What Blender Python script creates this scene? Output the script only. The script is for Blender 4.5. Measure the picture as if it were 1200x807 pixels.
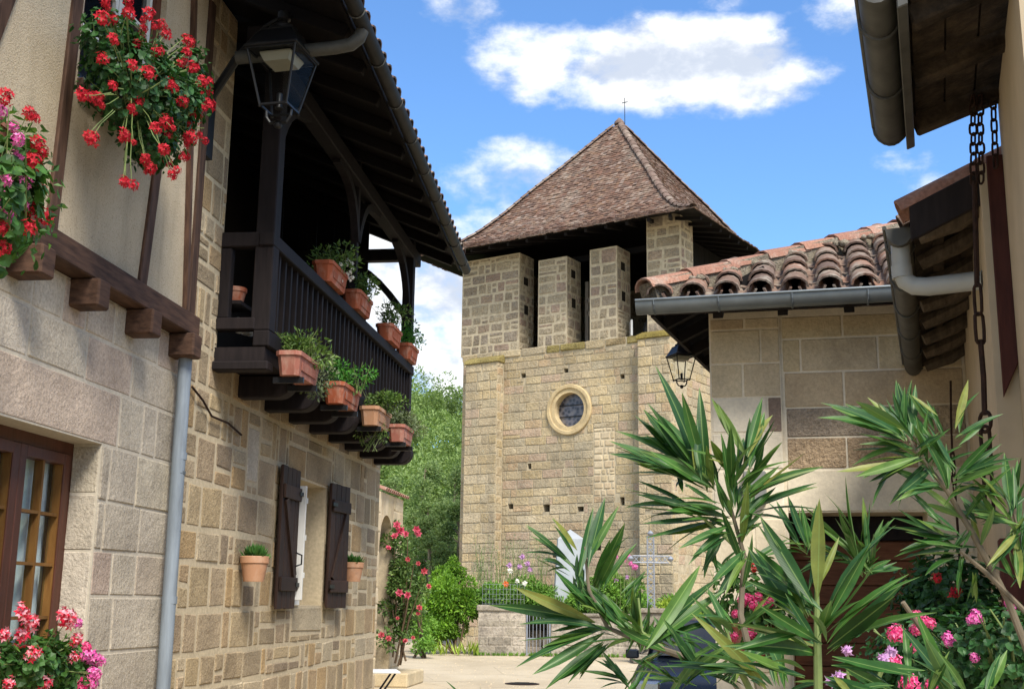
import bpy, bmesh, math, random
from mathutils import Vector, Matrix

for o in list(bpy.data.objects):
    bpy.data.objects.remove(o, do_unlink=True)
scn = bpy.context.scene
COL = scn.collection
R = math.radians

# ------------------------------------------------------------------ camera
FPX, CX, CY, EYE = 1400.0, 600.0, 403.5, 1.6
PITCH = math.atan(300 / 1400.0)
ROLL = R(0.77)
cam_data = bpy.data.cameras.new('camera')
cam = bpy.data.objects.new('camera', cam_data)
COL.objects.link(cam)
cam_data.sensor_fit = 'HORIZONTAL'
cam_data.sensor_width = 36.0
cam_data.lens = 36.0 * FPX / 1200.0
cam_data.clip_start = 0.05
cam_data.clip_end = 2000
cam.matrix_world = (Matrix.Translation((0, 0, EYE)) @ Matrix.Rotation(R(90) + PITCH, 4, 'X')
                    @ Matrix.Rotation(ROLL, 4, 'Z'))
scn.camera = cam


def ray(px, py):
    X = (px - CX) / FPX
    Y = -(py - CY) / FPX
    c, s = math.cos(ROLL), math.sin(ROLL)
    X2, Y2 = X * c - Y * s, X * s + Y * c
    return Vector((X2, math.cos(PITCH) - Y2 * math.sin(PITCH), math.sin(PITCH) + Y2 * math.cos(PITCH)))


def at(px, py, depth):
    """world point `depth` metres ahead of the standing place, seen under that angle"""
    r = ray(px, py)
    return Vector((0, 0, EYE)) + r * (depth / r.y)


def project(p):
    x, y, z = p[0], p[1], p[2] - EYE
    fw = y * math.cos(PITCH) + z * math.sin(PITCH)
    if fw < 0.05:
        return None
    up = -y * math.sin(PITCH) + z * math.cos(PITCH)
    X2, Y2 = x / fw, up / fw
    c, s = math.cos(ROLL), math.sin(ROLL)
    return (CX + FPX * (X2 * c + Y2 * s), CY - FPX * (-X2 * s + Y2 * c))


# ------------------------------------------------------------------ sky and sun
SUN_EL, SUN_AZ = R(50), R(157)       # azimuth clockwise from +Y: behind the viewer, to the right
world = bpy.data.worlds.new('World')
scn.world = world
world.use_nodes = True
wn, wl = world.node_tree.nodes, world.node_tree.links
wn.clear()


def W(t, **k):
    n = wn.new(t)
    for a, b in k.items():
        setattr(n, a, b)
    return n


def wmath(op, a, b=None, c=None):
    n = W('ShaderNodeMath', operation=op)
    for i, v in enumerate((a, b, c)):
        if v is None:
            continue
        if isinstance(v, (int, float)):
            n.inputs[i].default_value = v
        else:
            wl.new(v, n.inputs[i])
    return n.outputs[0]


wout = W('ShaderNodeOutputWorld')
wbg = W('ShaderNodeBackground')
sky = W('ShaderNodeTexSky', sky_type='NISHITA')
sky.sun_disc = False
sky.sun_elevation = SUN_EL
sky.sun_rotation = SUN_AZ
sky.altitude = 300
sky.air_density = 1.0
sky.dust_density = 0.25
sky.ozone_density = 2.2
tc = W('ShaderNodeTexCoord')
sep = W('ShaderNodeSeparateXYZ')
wl.new(tc.outputs['Generated'], sep.inputs[0])
az = wmath('ARCTAN2', sep.outputs[0], sep.outputs[1])
el = wmath('ARCSINE', sep.outputs[2])
# cloud banks: azimuth, elevation, half sizes (radians), weight
CLOUDS = []
for px, py, wx, wy, wt in ((628, 68, 92, 52, .78), (805, 80, 150, 52, 1.2), (880, 95, 110, 36, 1.05),
                           (730, 66, 70, 42, .75), (600, 215, 95, 52, .62), (560, 8, 60, 30, .55),
                           (500, 350, 130, 70, 1.15), (520, 430, 110, 60, 1.0), (460, 300, 100, 60, .9),
                           (985, 14, 55, 34, .62), (852, -2, 40, 16, .5), (1066, 208, 46, 34, .62),
                           (680, 185, 60, 22, .42)):
    v = ray(px, py).normalized()
    CLOUDS.append((math.atan2(v.x, v.y), math.asin(v.z), wx / 1400, wy / 1400, wt))
dens = None
for a0, e0, wa, we, wt in CLOUDS:
    qa = wmath('MULTIPLY', wmath('SUBTRACT', az, a0), 1 / wa)
    qe = wmath('MULTIPLY', wmath('SUBTRACT', el, e0), 1 / we)
    q = wmath('ADD', wmath('MULTIPLY', qa, qa), wmath('MULTIPLY', qe, qe))
    g = wmath('MULTIPLY', wmath('MAXIMUM', wmath('SUBTRACT', 1.0, wmath('MULTIPLY', q, 0.55)), 0.0), wt)
    dens = g if dens is None else wmath('MAXIMUM', dens, g)
nz = W('ShaderNodeTexNoise')
nz.inputs['Scale'].default_value = 12.0
nz.inputs['Detail'].default_value = 6.0
nz.inputs['Roughness'].default_value = 0.6
mp = W('ShaderNodeMapping')
mp.inputs['Scale'].default_value = (1, 1, 1.7)
wl.new(tc.outputs['Generated'], mp.inputs[0])
wl.new(mp.outputs[0], nz.inputs['Vector'])
nz2 = W('ShaderNodeTexNoise')
nz2.inputs['Scale'].default_value = 12.0
nz2.inputs['Detail'].default_value = 3.0
nz2.inputs['Roughness'].default_value = 0.5
mp2 = W('ShaderNodeMapping')
mp2.inputs['Scale'].default_value = (1, 1, 1.7)
mp2.inputs['Location'].default_value = (0, 0, 0.045)
wl.new(tc.outputs['Generated'], mp2.inputs[0])
wl.new(mp2.outputs[0], nz2.inputs['Vector'])
# extra unseen clouds beyond the view, added to whiten the bluish fill light
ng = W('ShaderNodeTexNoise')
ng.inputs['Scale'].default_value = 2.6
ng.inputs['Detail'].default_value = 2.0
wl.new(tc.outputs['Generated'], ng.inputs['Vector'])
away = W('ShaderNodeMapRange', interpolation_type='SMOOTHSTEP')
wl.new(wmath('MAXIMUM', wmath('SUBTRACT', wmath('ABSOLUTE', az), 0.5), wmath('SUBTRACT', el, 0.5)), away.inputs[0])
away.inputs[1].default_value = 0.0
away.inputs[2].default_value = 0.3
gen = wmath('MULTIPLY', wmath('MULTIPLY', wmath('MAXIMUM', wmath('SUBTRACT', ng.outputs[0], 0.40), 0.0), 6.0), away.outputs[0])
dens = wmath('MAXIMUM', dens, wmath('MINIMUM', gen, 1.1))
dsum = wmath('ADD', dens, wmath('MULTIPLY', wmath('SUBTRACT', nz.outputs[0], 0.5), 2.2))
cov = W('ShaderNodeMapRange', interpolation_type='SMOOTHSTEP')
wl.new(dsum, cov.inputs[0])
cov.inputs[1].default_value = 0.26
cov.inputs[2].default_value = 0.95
shade = W('ShaderNodeMapRange', interpolation_type='SMOOTHSTEP')
wl.new(wmath('SUBTRACT', nz.outputs[0], wmath('MULTIPLY', nz2.outputs[0], 0.9)), shade.inputs[0])
shade.inputs[1].default_value = -0.08
shade.inputs[2].default_value = 0.14
ccol = W('ShaderNodeMix', data_type='RGBA')
wl.new(shade.outputs[0], ccol.inputs[0])
ccol.inputs[6].default_value = (2.2, 2.45, 2.9, 1)
ccol.inputs[7].default_value = (3.9, 3.97, 4.05, 1)
tint = W('ShaderNodeMix', data_type='RGBA', blend_type='MULTIPLY')
tint.inputs[0].default_value = 1.0
wl.new(sky.outputs[0], tint.inputs[6])
tint.inputs[7].default_value = (0.50, 0.68, 0.84, 1)
wmix = W('ShaderNodeMix', data_type='RGBA')
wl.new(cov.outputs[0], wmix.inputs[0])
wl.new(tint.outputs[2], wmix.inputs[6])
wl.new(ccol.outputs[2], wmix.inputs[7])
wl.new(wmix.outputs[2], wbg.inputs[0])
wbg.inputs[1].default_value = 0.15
wl.new(wbg.outputs[0], wout.inputs[0])
world.cycles.sampling_method = 'MANUAL'
world.cycles.sample_map_resolution = 512

sun_data = bpy.data.lights.new('sun', 'SUN')
sun_data.energy = 3.0
sun_data.angle = R(20)
sun_data.color = (1.0, 0.93, 0.82)
sun = bpy.data.objects.new('sun', sun_data)
COL.objects.link(sun)
sdir = Vector((math.sin(SUN_AZ) * math.cos(SUN_EL), math.cos(SUN_AZ) * math.cos(SUN_EL), math.sin(SUN_EL)))
sun.rotation_euler = (-sdir).to_track_quat('-Z', 'Y').to_euler()
sun.location = (0, -5, 30)

scn.view_settings.view_transform = 'Standard'
scn.view_settings.look = 'None'
scn.view_settings.gamma = 1.0
scn.view_settings.use_curve_mapping = False
scn.view_settings.exposure = 1.08
scn.render.engine = 'CYCLES'
scn.cycles.max_bounces = 6
scn.cycles.diffuse_bounces = 3
scn.cycles.glossy_bounces = 2
scn.cycles.transmission_bounces = 3
scn.cycles.transparent_max_bounces = 6
scn.cycles.caustics_reflective = False
scn.cycles.caustics_refractive = False

rnd = random.Random(11)
U = rnd.uniform


# ------------------------------------------------------------------ materials
def srgb(h):
    h = h.lstrip('#')
    c = [int(h[i:i + 2], 16) / 255 for i in (0, 2, 4)]
    return tuple((x / 12.92 if x <= 0.04045 else ((x + 0.055) / 1.055) ** 2.4) for x in c) + (1,)


class NT:
    def __init__(s, name):
        s.m = bpy.data.materials.new(name)
        s.m.use_nodes = True
        s.n, s.l = s.m.node_tree.nodes, s.m.node_tree.links
        s.p = s.n['Principled BSDF']

    def new(s, t, **k):
        n = s.n.new(t)
        for a, b in k.items():
            setattr(n, a, b)
        return n

    def math(s, op, a, b=0.0):
        n = s.new('ShaderNodeMath', operation=op)
        for i, v in enumerate((a, b)):
            if isinstance(v, (int, float)):
                n.inputs[i].default_value = v
            else:
                s.l.new(v, n.inputs[i])
        return n.outputs[0]

    def noise(s, scale, detail=4, rough=.55, vec=None, stretch=None):
        n = s.new('ShaderNodeTexNoise')
        n.inputs['Scale'].default_value = scale
        n.inputs['Detail'].default_value = detail
        n.inputs['Roughness'].default_value = rough
        v = vec if vec is not None else s.pos()
        if stretch:
            m = s.new('ShaderNodeMapping')
            m.inputs['Scale'].default_value = stretch
            s.l.new(v, m.inputs[0])
            v = m.outputs[0]
        s.l.new(v, n.inputs['Vector'])
        return n.outputs[0]

    def pos(s):
        return s.new('ShaderNodeNewGeometry').outputs['Position']

    def obj(s):
        return s.new('ShaderNodeTexCoord').outputs['Object']

    def rand(s):
        a = s.new('ShaderNodeObjectInfo').outputs['Random']
        b = s.new('ShaderNodeNewGeometry').outputs['Random Per Island']
        return s.math('FRACT', s.math('ADD', a, b))

    def ramp(s, fac, cols, interp='LINEAR', pos=None):
        r = s.new('ShaderNodeValToRGB')
        r.color_ramp.interpolation = interp
        e = r.color_ramp.elements
        while len(e) < len(cols):
            e.new(0.5)
        for i, c in enumerate(cols):
            e[i].position = pos[i] if pos else i / max(1, len(cols) - (0 if interp == 'CONSTANT' else 1))
            e[i].color = c
        s.l.new(fac, r.inputs[0])
        return r.outputs[0]

    def mix(s, fac, a, b, mode='MIX'):
        n = s.new('ShaderNodeMix', data_type='RGBA', blend_type=mode)
        for i, v in ((0, fac), (6, a), (7, b)):
            if isinstance(v, (int, float, tuple)):
                n.inputs[i].default_value = v
            else:
                s.l.new(v, n.inputs[i])
        return n.outputs[2]

    def maprange(s, v, a, b, c, d):
        n = s.new('ShaderNodeMapRange')
        s.l.new(v, n.inputs[0])
        for i, x in enumerate((a, b, c, d)):
            n.inputs[i + 1].default_value = x
        return n.outputs[0]

    def bump(s, h, strength=.3, dist=.01):
        b = s.new('ShaderNodeBump')
        b.inputs['Strength'].default_value = strength
        b.inputs['Distance'].default_value = dist
        s.l.new(h, b.inputs['Height'])
        s.l.new(b.outputs[0], s.p.inputs['Normal'])

    def col(s, c):
        if isinstance(c, tuple):
            s.p.inputs['Base Color'].default_value = c
        else:
            s.l.new(c, s.p.inputs['Base Color'])

    def set(s, rough=.8, spec=.3, metal=0.0):
        s.p.inputs['Roughness'].default_value = rough
        s.p.inputs['Specular IOR Level'].default_value = spec
        s.p.inputs['Metallic'].default_value = metal
        return s.m


def m_stone(name, cols, grain=60, patch=2.5, var=.35, bump=.5, dist=.006, spots=None, streak=0.0):
    t = NT(name)
    c = t.ramp(t.rand(), [srgb(x) for x in cols], 'CONSTANT')
    n1 = t.noise(grain, 3, .75)
    n2 = t.noise(patch, 3, .6)
    c = t.mix(1.0, c, t.ramp(n1, [(1 - var,) * 3 + (1,), (1 + var * .6,) * 3 + (1,)], pos=[.3, .72]), 'MULTIPLY')
    c = t.mix(1.0, c, t.ramp(n2, [(.72, .70, .68, 1), (1.08, 1.06, 1.02, 1)], pos=[.3, .7]), 'MULTIPLY')
    if streak:
        f = t.ramp(t.noise(1.3, 4, .65, stretch=(1, 1, .12)), [(0, 0, 0, 1), (1, 1, 1, 1)], pos=[.5, .72])
        c = t.mix(t.math('MULTIPLY', f, streak), c, srgb('#7C766A'))
    if spots:
        f = t.ramp(t.noise(9, 3, .7), [(0, 0, 0, 1), (1, 1, 1, 1)], pos=[.58, .66])
        c = t.mix(t.math('MULTIPLY', f, .7), c, srgb(spots))
    t.col(c)
    h = t.math('ADD', n1, t.math('MULTIPLY', t.noise(grain * .22, 3, .65), 1.6))
    tool = t.noise(grain * .8, 2, .5, stretch=(1, 1, .25))
    h = t.math('ADD', h, t.math('MULTIPLY', tool, .5))
    t.bump(h, bump, dist * 1.8)
    return t.set(.92, .15)


def m_plain(name, hexc, rough=.6, spec=.4, metal=0, var=.18, scale=8, bump=0, stretch=None, perobj=0.0):
    t = NT(name)
    c = srgb(hexc)
    n = t.noise(scale, 5, .6, stretch=stretch)
    cc = t.mix(1.0, c, t.ramp(n, [(1 - var,) * 3 + (1,), (1 + var,) * 3 + (1,)], pos=[.3, .7]), 'MULTIPLY')
    if perobj:
        cc = t.mix(1.0, cc, t.ramp(t.rand(), [(1 - perobj,) * 3 + (1,), (1 + perobj,) * 3 + (1,)]), 'MULTIPLY')
    t.col(cc)
    if bump:
        t.bump(n, bump, .004)
    return t.set(rough, spec, metal)


def m_wood(name, a, b, rough=.75, scale=5, axis=(1, 1, .12), spec=.2):
    t = NT(name)
    n = t.noise(scale * 6, 6, .65, stretch=axis)
    n2 = t.noise(1.7, 3)
    c = t.ramp(n, [srgb(a), srgb(b)], pos=[.3, .75])
    c = t.mix(1.0, c, t.ramp(n2, [(.75, .75, .75, 1), (1.15, 1.12, 1.1, 1)], pos=[.3, .7]), 'MULTIPLY')
    c = t.mix(1.0, c, t.ramp(t.rand(), [(.82, .82, .82, 1), (1.12, 1.1, 1.08, 1)]), 'MULTIPLY')
    t.col(c)
    t.bump(n, .35, .004)
    return t.set(rough, spec)


def m_leaf(name, cols, rough=.5, spec=.35, trans=.25, scale=1.2):
    t = NT(name)
    c = t.ramp(t.rand(), [srgb(x) for x in cols])
    c = t.mix(1.0, c, t.ramp(t.noise(scale, 3), [(.65, .68, .6, 1), (1.25, 1.22, 1.1, 1)], pos=[.35, .68]), 'MULTIPLY')
    t.col(c)
    t.set(rough, spec)
    tr = t.new('ShaderNodeBsdfTranslucent')
    t.l.new(t.mix(1.0, c, (1.25, 1.25, .7, 1), 'MULTIPLY'), tr.inputs[0])
    ms = t.new('ShaderNodeMixShader')
    ms.inputs[0].default_value = trans
    t.l.new(t.p.outputs[0], ms.inputs[1])
    t.l.new(tr.outputs[0], ms.inputs[2])
    t.l.new(ms.outputs[0], t.n['Material Output'].inputs[0])
    return t.m


M = {}
M['ashlar'] = m_stone('grey_ashlar', ['#BEB5A6', '#C5BCAC', '#B8AFA0', '#C2B9A9', '#BDB3A3', '#BBAF9F', '#C7BEB0', '#B7AE9F', '#C0B0A1', '#BDB5A4', '#B6A598', '#C3BAA8'],
                      grain=55, var=.30, bump=.55, dist=.008)
M['rubble'] = m_stone('warm_rubble', ['#B9A685', '#AD9C7E', '#BDAB8B', '#AC9B80', '#BDAE94', '#A2937A', '#B29C7D', '#B5A389', '#A6977F', '#BFB299', '#B69D78', '#AD9B82', '#9A8B77', '#B7A68C'],
                      grain=70, var=.42, bump=.7, dist=.008)
M['mortar'] = m_plain('pale_mortar', '#BCAE93', .95, .1, var=.16, scale=30, bump=.6)
M['mortar_grey'] = m_plain('grey_mortar', '#BDB4A3', .95, .1, var=.14, scale=30, bump=.5)
M['tower'] = m_stone('tower_stone', ['#BCAC8C', '#B7A684', '#C1B192', '#B5A88D', '#BCAA87', '#B9AA8E', '#B1A388', '#BFAE8D', '#B9A385', '#B3A78E', '#BFB196', '#AEA188', '#B8A38D'],
                     grain=14, patch=.7, var=.24, bump=.7, dist=.03, spots='#A09884', streak=.55)
M['tower_joint'] = m_plain('tower_joint', '#A89C84', .95, .1, var=.25, scale=6, bump=.6)
M['belfry'] = m_stone('belfry_rubble', ['#ADA08A', '#A79A83', '#B3A68E', '#A09482', '#AD9B87', '#AA9E88', '#B6A992', '#A29686', '#A99585'],
                      grain=14, patch=1.0, var=.32, bump=.9, dist=.05)
M['belfry_joint'] = m_plain('belfry_mortar', '#B3A68D', .95, .1, var=.2, scale=7, bump=.6)
M['ochre'] = m_stone('ochre_dressed_stone', ['#C6B490', '#C2AF89'], grain=20, patch=2, var=.15, bump=.3, dist=.02)
M['moss'] = m_stone('mossy_stone', ['#8F8450', '#8C7F47', '#9A8D5C', '#A49372'], grain=18, patch=1.5, var=.4, bump=.9, dist=.03)
M['limestone'] = m_stone('cut_limestone', ['#CDBEA2', '#C7B89D', '#D0C1A4', '#C2B194', '#C9B999', '#BFAD91'], grain=45, var=.2, bump=.45, dist=.006)
M['limestone_pale'] = m_stone('pale_limestone', ['#DDD3BE', '#DACFB7', '#E0D7C4'], grain=40, var=.12, bump=.3, dist=.004)
M['limestone_rough'] = m_stone('rough_limestone', ['#BBAA90', '#AFA089', '#BFA88C', '#AC9F8F'], grain=50, var=.45, bump=1.0, dist=.014)
M['limestone_purple'] = m_stone('purplish_stone', ['#8A7A6F'], grain=50, var=.3, bump=.6)
M['stucco'] = m_plain('beige_render', '#B3A48C', .95, .1, var=.10, scale=3, bump=.25)
M['oldwall'] = m_stone('weathered_wall', ['#A29A8C', '#8E877B', '#B0A79A'], grain=9, patch=1.6, var=.5, bump=.8, dist=.02, spots='#5F5B55')


def m_roughcast():
    t = NT('roughcast_plaster')
    n = t.noise(95, 5, .7)
    n2 = t.noise(1.6, 4)
    c = t.ramp(n, [srgb('#8E7F6A'), srgb('#C4B69E'), srgb('#CDC0A9')], pos=[.28, .45, .7])
    c = t.mix(1.0, c, t.ramp(n2, [(.78, .76, .73, 1), (1.06, 1.06, 1.05, 1)], pos=[.3, .7]), 'MULTIPLY')
    c = t.mix(t.math('MULTIPLY', t.ramp(t.noise(5, 5, .7, stretch=(1, 1, .15)), [(0, 0, 0, 1), (1, 1, 1, 1)], pos=[.52, .75]), .4), c, srgb('#8B7E6B'))
    t.col(c)
    t.bump(n, .9, .012)
    return t.set(.95, .1)


M['plaster'] = m_roughcast()
M['timber'] = m_wood('brown_timber', '#33251E', '#664E40')
M['timber_h'] = m_wood('brown_timber_level', '#33251E', '#644C3E', axis=(.5, .12, 1.2))
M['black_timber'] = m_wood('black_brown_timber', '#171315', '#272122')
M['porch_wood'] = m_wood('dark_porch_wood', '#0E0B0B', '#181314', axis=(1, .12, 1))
M['shutter'] = m_wood('dark_shutter_wood', '#2B201C', '#413029', rough=.65)
M['red_timber'] = m_wood('dark_red_timber', '#3B1F1C', '#54302A')
M['door_wood'] = m_wood('weathered_red_door_wood', '#5E3C2C', '#83583F', axis=(.12, .5, 1.5))
M['casement'] = m_wood('brown_casement', '#4A2A1C', '#62382A', rough=.5, spec=.4)
M['glazing_bar'] = m_wood('ochre_glazing_bar', '#6B4A26', '#8C6838', rough=.5)
M['old_wood'] = m_wood('bleached_wood', '#6F675C', '#908677')
M['white_paint'] = m_plain('white_paint', '#D8D8D4', .5, .4, var=.05)
M['zinc'] = m_plain('zinc', '#6F777C', .45, .5, .6, var=.15, scale=6)
M['zinc_dark'] = m_plain('weathered_zinc', '#4B4B48', .6, .4, .35, var=.3, scale=7)
M['gutter_dark'] = m_plain('blackened_zinc', '#211F1E', .65, .35, .3, var=.4, scale=9)
M['pipe_blue'] = m_plain('blue_grey_pipe', '#7F8993', .6, .35, .15, var=.32, scale=14, stretch=(1, 1, .12))
M['pvc'] = m_plain('grey_plastic_pipe', '#9A9D9C', .45, .4, var=.06)
M['iron'] = m_plain('black_iron', '#17181B', .45, .5, .3, var=.2)
M['rust'] = m_plain('rusty_iron', '#33231C', .8, .3, .4, var=.35, scale=40, bump=.4)
M['grey_iron'] = m_plain('grey_painted_iron', '#8A8F98', .6, .4, .4, var=.15)
def m_terra(name, hexc):
    t = NT(name)
    c = t.mix(1.0, srgb(hexc), t.ramp(t.rand(), [(.85, .85, .85, 1), (1.12, 1.1, 1.08, 1)]), 'MULTIPLY')
    c = t.mix(t.math('MULTIPLY', t.ramp(t.noise(7, 6, .7, stretch=(1, 1, .5)), [(0, 0, 0, 1), (1, 1, 1, 1)], pos=[.48, .7]), .55), c, srgb('#C2AC9B'))
    c = t.mix(t.math('MULTIPLY', t.ramp(t.noise(11, 5, .7), [(0, 0, 0, 1), (1, 1, 1, 1)], pos=[.55, .75]), .5), c, srgb('#5B3A2C'))
    t.col(c)
    t.bump(t.noise(60, 4), .2, .004)
    return t.set(.85, .2)


M['terracotta'] = m_terra('terracotta', '#A0573C')
M['terracotta_pink'] = m_terra('pinkish_terracotta', '#A36A5C')
M['clay_pot'] = m_terra('pale_clay', '#B58A6C')
M['soil'] = m_plain('soil', '#2E2419', .95, .1, var=.4, scale=40, bump=.8)
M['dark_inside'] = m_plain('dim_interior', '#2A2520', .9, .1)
M['curtain'] = m_plain('net_curtain', '#E4E6EA', .9, .1, var=.12, scale=20)
M['cream'] = m_plain('cream_wall', '#BEB3A0', .9, .1, var=.08)
M['frosted'] = m_plain('frosted_lamp_cover', '#8F8D80', .5, .3, var=.05)
M['meter'] = m_plain('grey_meter_box', '#7E7F7C', .6, .3, var=.05)
M['bark'] = m_wood('grey_bark', '#6A6150', '#9A917C', rough=.9)
M['bark_dark'] = m_wood('brown_bark', '#4A3D2F', '#6B5B48', rough=.9)
M['stem_green'] = m_plain('green_stem', '#6F7F4A', .6, .3, var=.2, scale=30)
M['stem_woody'] = m_wood('oleander_wood', '#5C5344', '#8A7F6C', rough=.85)


def m_glass(name, tintc=(.9, .95, .95, 1), rough=.02, k=.45, k0=.02):
    t = NT(name)
    t.col(tintc)
    t.set(rough, .5)
    t.p.inputs['Transmission Weight'].default_value = 0.0
    tr = t.new('ShaderNodeBsdfTransparent')
    tr.inputs[0].default_value = tintc
    gl = t.new('ShaderNodeBsdfGlossy')
    gl.inputs['Roughness'].default_value = rough
    fr = t.new('ShaderNodeLayerWeight')
    ms = t.new('ShaderNodeMixShader')
    t.l.new(t.math('ADD', t.math('MULTIPLY', t.math('POWER', fr.outputs['Facing'], 4.0), k), k0), ms.inputs[0])
    t.l.new(tr.outputs[0], ms.inputs[1])
    t.l.new(gl.outputs[0], ms.inputs[2])
    t.l.new(ms.outputs[0], t.n['Material Output'].inputs[0])
    return t.m


M['glass'] = m_glass('window_glass')
M['lamp_glass'] = m_glass('lantern_glass', (.93, .95, .95, 1), .02, .10, .005)
M['dark_glass'] = m_plain('dark_glass', '#14181E', .06, .8, var=.0)
M['car_paint'] = m_plain('dark_blue_car_paint', '#1D2430', .25, .5, .3, var=.02)
M['marble'] = m_plain('pale_marble', '#989EA2', .6, .3, var=.1, scale=3)
M['rubber'] = m_plain('rubber', '#151515', .8, .3)
M['chrome'] = m_plain('bright_metal', '#A8ABAE', .25, .5, .9, var=.03)


def m_tiles(name, cols, lich='#A9A193', amt=.5, scale=7, fine=60, vec='pos'):
    t = NT(name)
    c = t.ramp(t.rand(), [srgb(x) for x in cols], 'CONSTANT')
    n = t.noise(scale, 6, .7)
    f = t.ramp(n, [(0, 0, 0, 1), (1, 1, 1, 1)], pos=[.50, .66])
    c = t.mix(t.math('MULTIPLY', f, amt), c, srgb(lich))
    c = t.mix(1.0, c, t.ramp(t.noise(fine, 4), [(.7, .7, .7, 1), (1.2, 1.2, 1.2, 1)], pos=[.3, .7]), 'MULTIPLY')
    t.col(c)
    t.bump(t.noise(fine, 4), .5, .01)
    return t.set(.9, .15)


M['flat_tile'] = m_tiles('brown_flat_tiles', ['#6C5549', '#74594C', '#645047', '#6E584D', '#79604F', '#62524A', '#705A4E', '#7D685B', '#675348', '#85746A'],
                         amt=.35, scale=1.2, fine=9)
M['hip_tile'] = m_tiles('lichened_hip_tiles', ['#75635A', '#6D5C53', '#7F6F65'], amt=.45, scale=3, fine=10)
M['canal_tile'] = m_tiles('canal_tiles', ['#715D51', '#786458', '#69574D', '#7E695D', '#705F56', '#615149', '#846657'], lich='#9A9286', amt=.9, scale=6)
M['canal_red'] = m_tiles('red_canal_tiles', ['#96705F', '#9B7768', '#8E695A'], lich='#A89C90', amt=.6, scale=6)
M['lichen_mortar'] = m_stone('lichened_mortar', ['#A39A8E', '#968E80'], grain=40, var=.4, bump=1, dist=.015)


def m_ground():
    t = NT('beige_worn_asphalt')
    n = t.noise(.35, 5, .6, stretch=(1, .5, 1))
    g = t.noise(38, 6, .75)
    c = t.ramp(n, [srgb('#A89A82'), srgb('#BAAC93'), srgb('#C2B59D')], pos=[.3, .5, .7])
    c = t.mix(1.0, c, t.ramp(g, [(.74, .74, .74, 1), (1.14, 1.13, 1.12, 1)], pos=[.3, .7]), 'MULTIPLY')
    st = t.noise(2.0, 5, .7, stretch=(.12, 1, 1))
    c = t.mix(t.math('MULTIPLY', t.ramp(st, [(0, 0, 0, 1), (1, 1, 1, 1)], pos=[.56, .68]), .35), c, srgb('#8C7F6C'))
    pt = t.noise(.9, 6, .7)
    c = t.mix(t.math('MULTIPLY', t.ramp(pt, [(0, 0, 0, 1), (1, 1, 1, 1)], pos=[.54, .62]), .3), c, srgb('#8E826F'))
    vo = t.new('ShaderNodeTexVoronoi', feature='DISTANCE_TO_EDGE')
    vo.inputs['Scale'].default_value = .35
    t.l.new(t.pos(), vo.inputs['Vector'])
    c = t.mix(t.math('MULTIPLY', t.ramp(vo.outputs['Distance'], [(1, 1, 1, 1), (0, 0, 0, 1)], pos=[.0, .008]), .3), c, srgb('#5E5547'))
    t.col(c)
    t.bump(g, .7, .02)
    return t.set(.93, .15)


M['ground'] = m_ground()
M['grass'] = m_plain('rough_grass', '#4E5F28', .95, .1, var=.4, scale=3, bump=.5)
M['hill'] = m_plain('wooded_ground', '#4E5F2C', .95, .1, var=.4, scale=.3)

M['leaf_geranium'] = m_leaf('geranium_leaves', ['#2C4A1F', '#39602A', '#44702F', '#2F5526', '#5A7F3A'], scale=9)
M['leaf_geranium_dark'] = m_leaf('dark_geranium_leaves', ['#1F3F20', '#2A5028', '#35602F', '#244A26'], scale=9)
M['leaf_box'] = m_leaf('planter_leaves', ['#4C6A30', '#5C7C3A', '#6E8B45', '#3F5E2A', '#7F9550'], scale=6)
M['leaf_box_grey'] = m_leaf('grey_green_planter_leaves', ['#77856A', '#8A9678', '#66775A', '#5E7048'], scale=6)
M['leaf_box_bright'] = m_leaf('bright_planter_leaves', ['#3F7A2A', '#4F8F35', '#5F9A3C', '#357025'], scale=6)
M['leaf_bush'] = m_leaf('bright_bush_leaves', ['#5E8A28', '#74A033', '#86B03E', '#4C7822', '#97BD4C'], scale=1.0, trans=.35)
M['leaf_garden'] = m_leaf('garden_leaves', ['#5F8A34', '#709C40', '#80AA4C', '#527E32', '#97B85E'], scale=1.0, trans=.3)
M['leaf_rose'] = m_leaf('rose_leaves', ['#4C6A36', '#5C7A42', '#6E8A4E', '#44602F', '#84995E'], scale=1.5)
M['leaf_wood'] = m_leaf('wood_leaves', ['#748D54', '#829B5F', '#91A96B', '#688149', '#A0B67A'], scale=.12, trans=.4)
M['leaf_tree'] = m_leaf('tree_leaves', ['#768E5C', '#849C66', '#92A972', '#6A835A', '#A1B57F'], scale=.25, trans=.4)
M['leaf_yellow'] = m_leaf('yellow_green_leaves', ['#8FA83E', '#A5BA4A', '#7C9836'], scale=1, trans=.3)
M['succulent'] = m_leaf('succulent_leaves', ['#3E6B33', '#4B7A3C', '#5A8646'], scale=9, trans=.1)


def m_petal(name, cols, trans=.25):
    t = NT(name)
    c = t.ramp(t.rand(), [srgb(x) for x in cols])
    t.col(c)
    t.set(.6, .2)
    tr = t.new('ShaderNodeBsdfTranslucent')
    t.l.new(c, tr.inputs[0])
    ms = t.new('ShaderNodeMixShader')
    ms.inputs[0].default_value = trans
    t.l.new(t.p.outputs[0], ms.inputs[1])
    t.l.new(tr.outputs[0], ms.inputs[2])
    t.l.new(ms.outputs[0], t.n['Material Output'].inputs[0])
    return t.m


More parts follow.
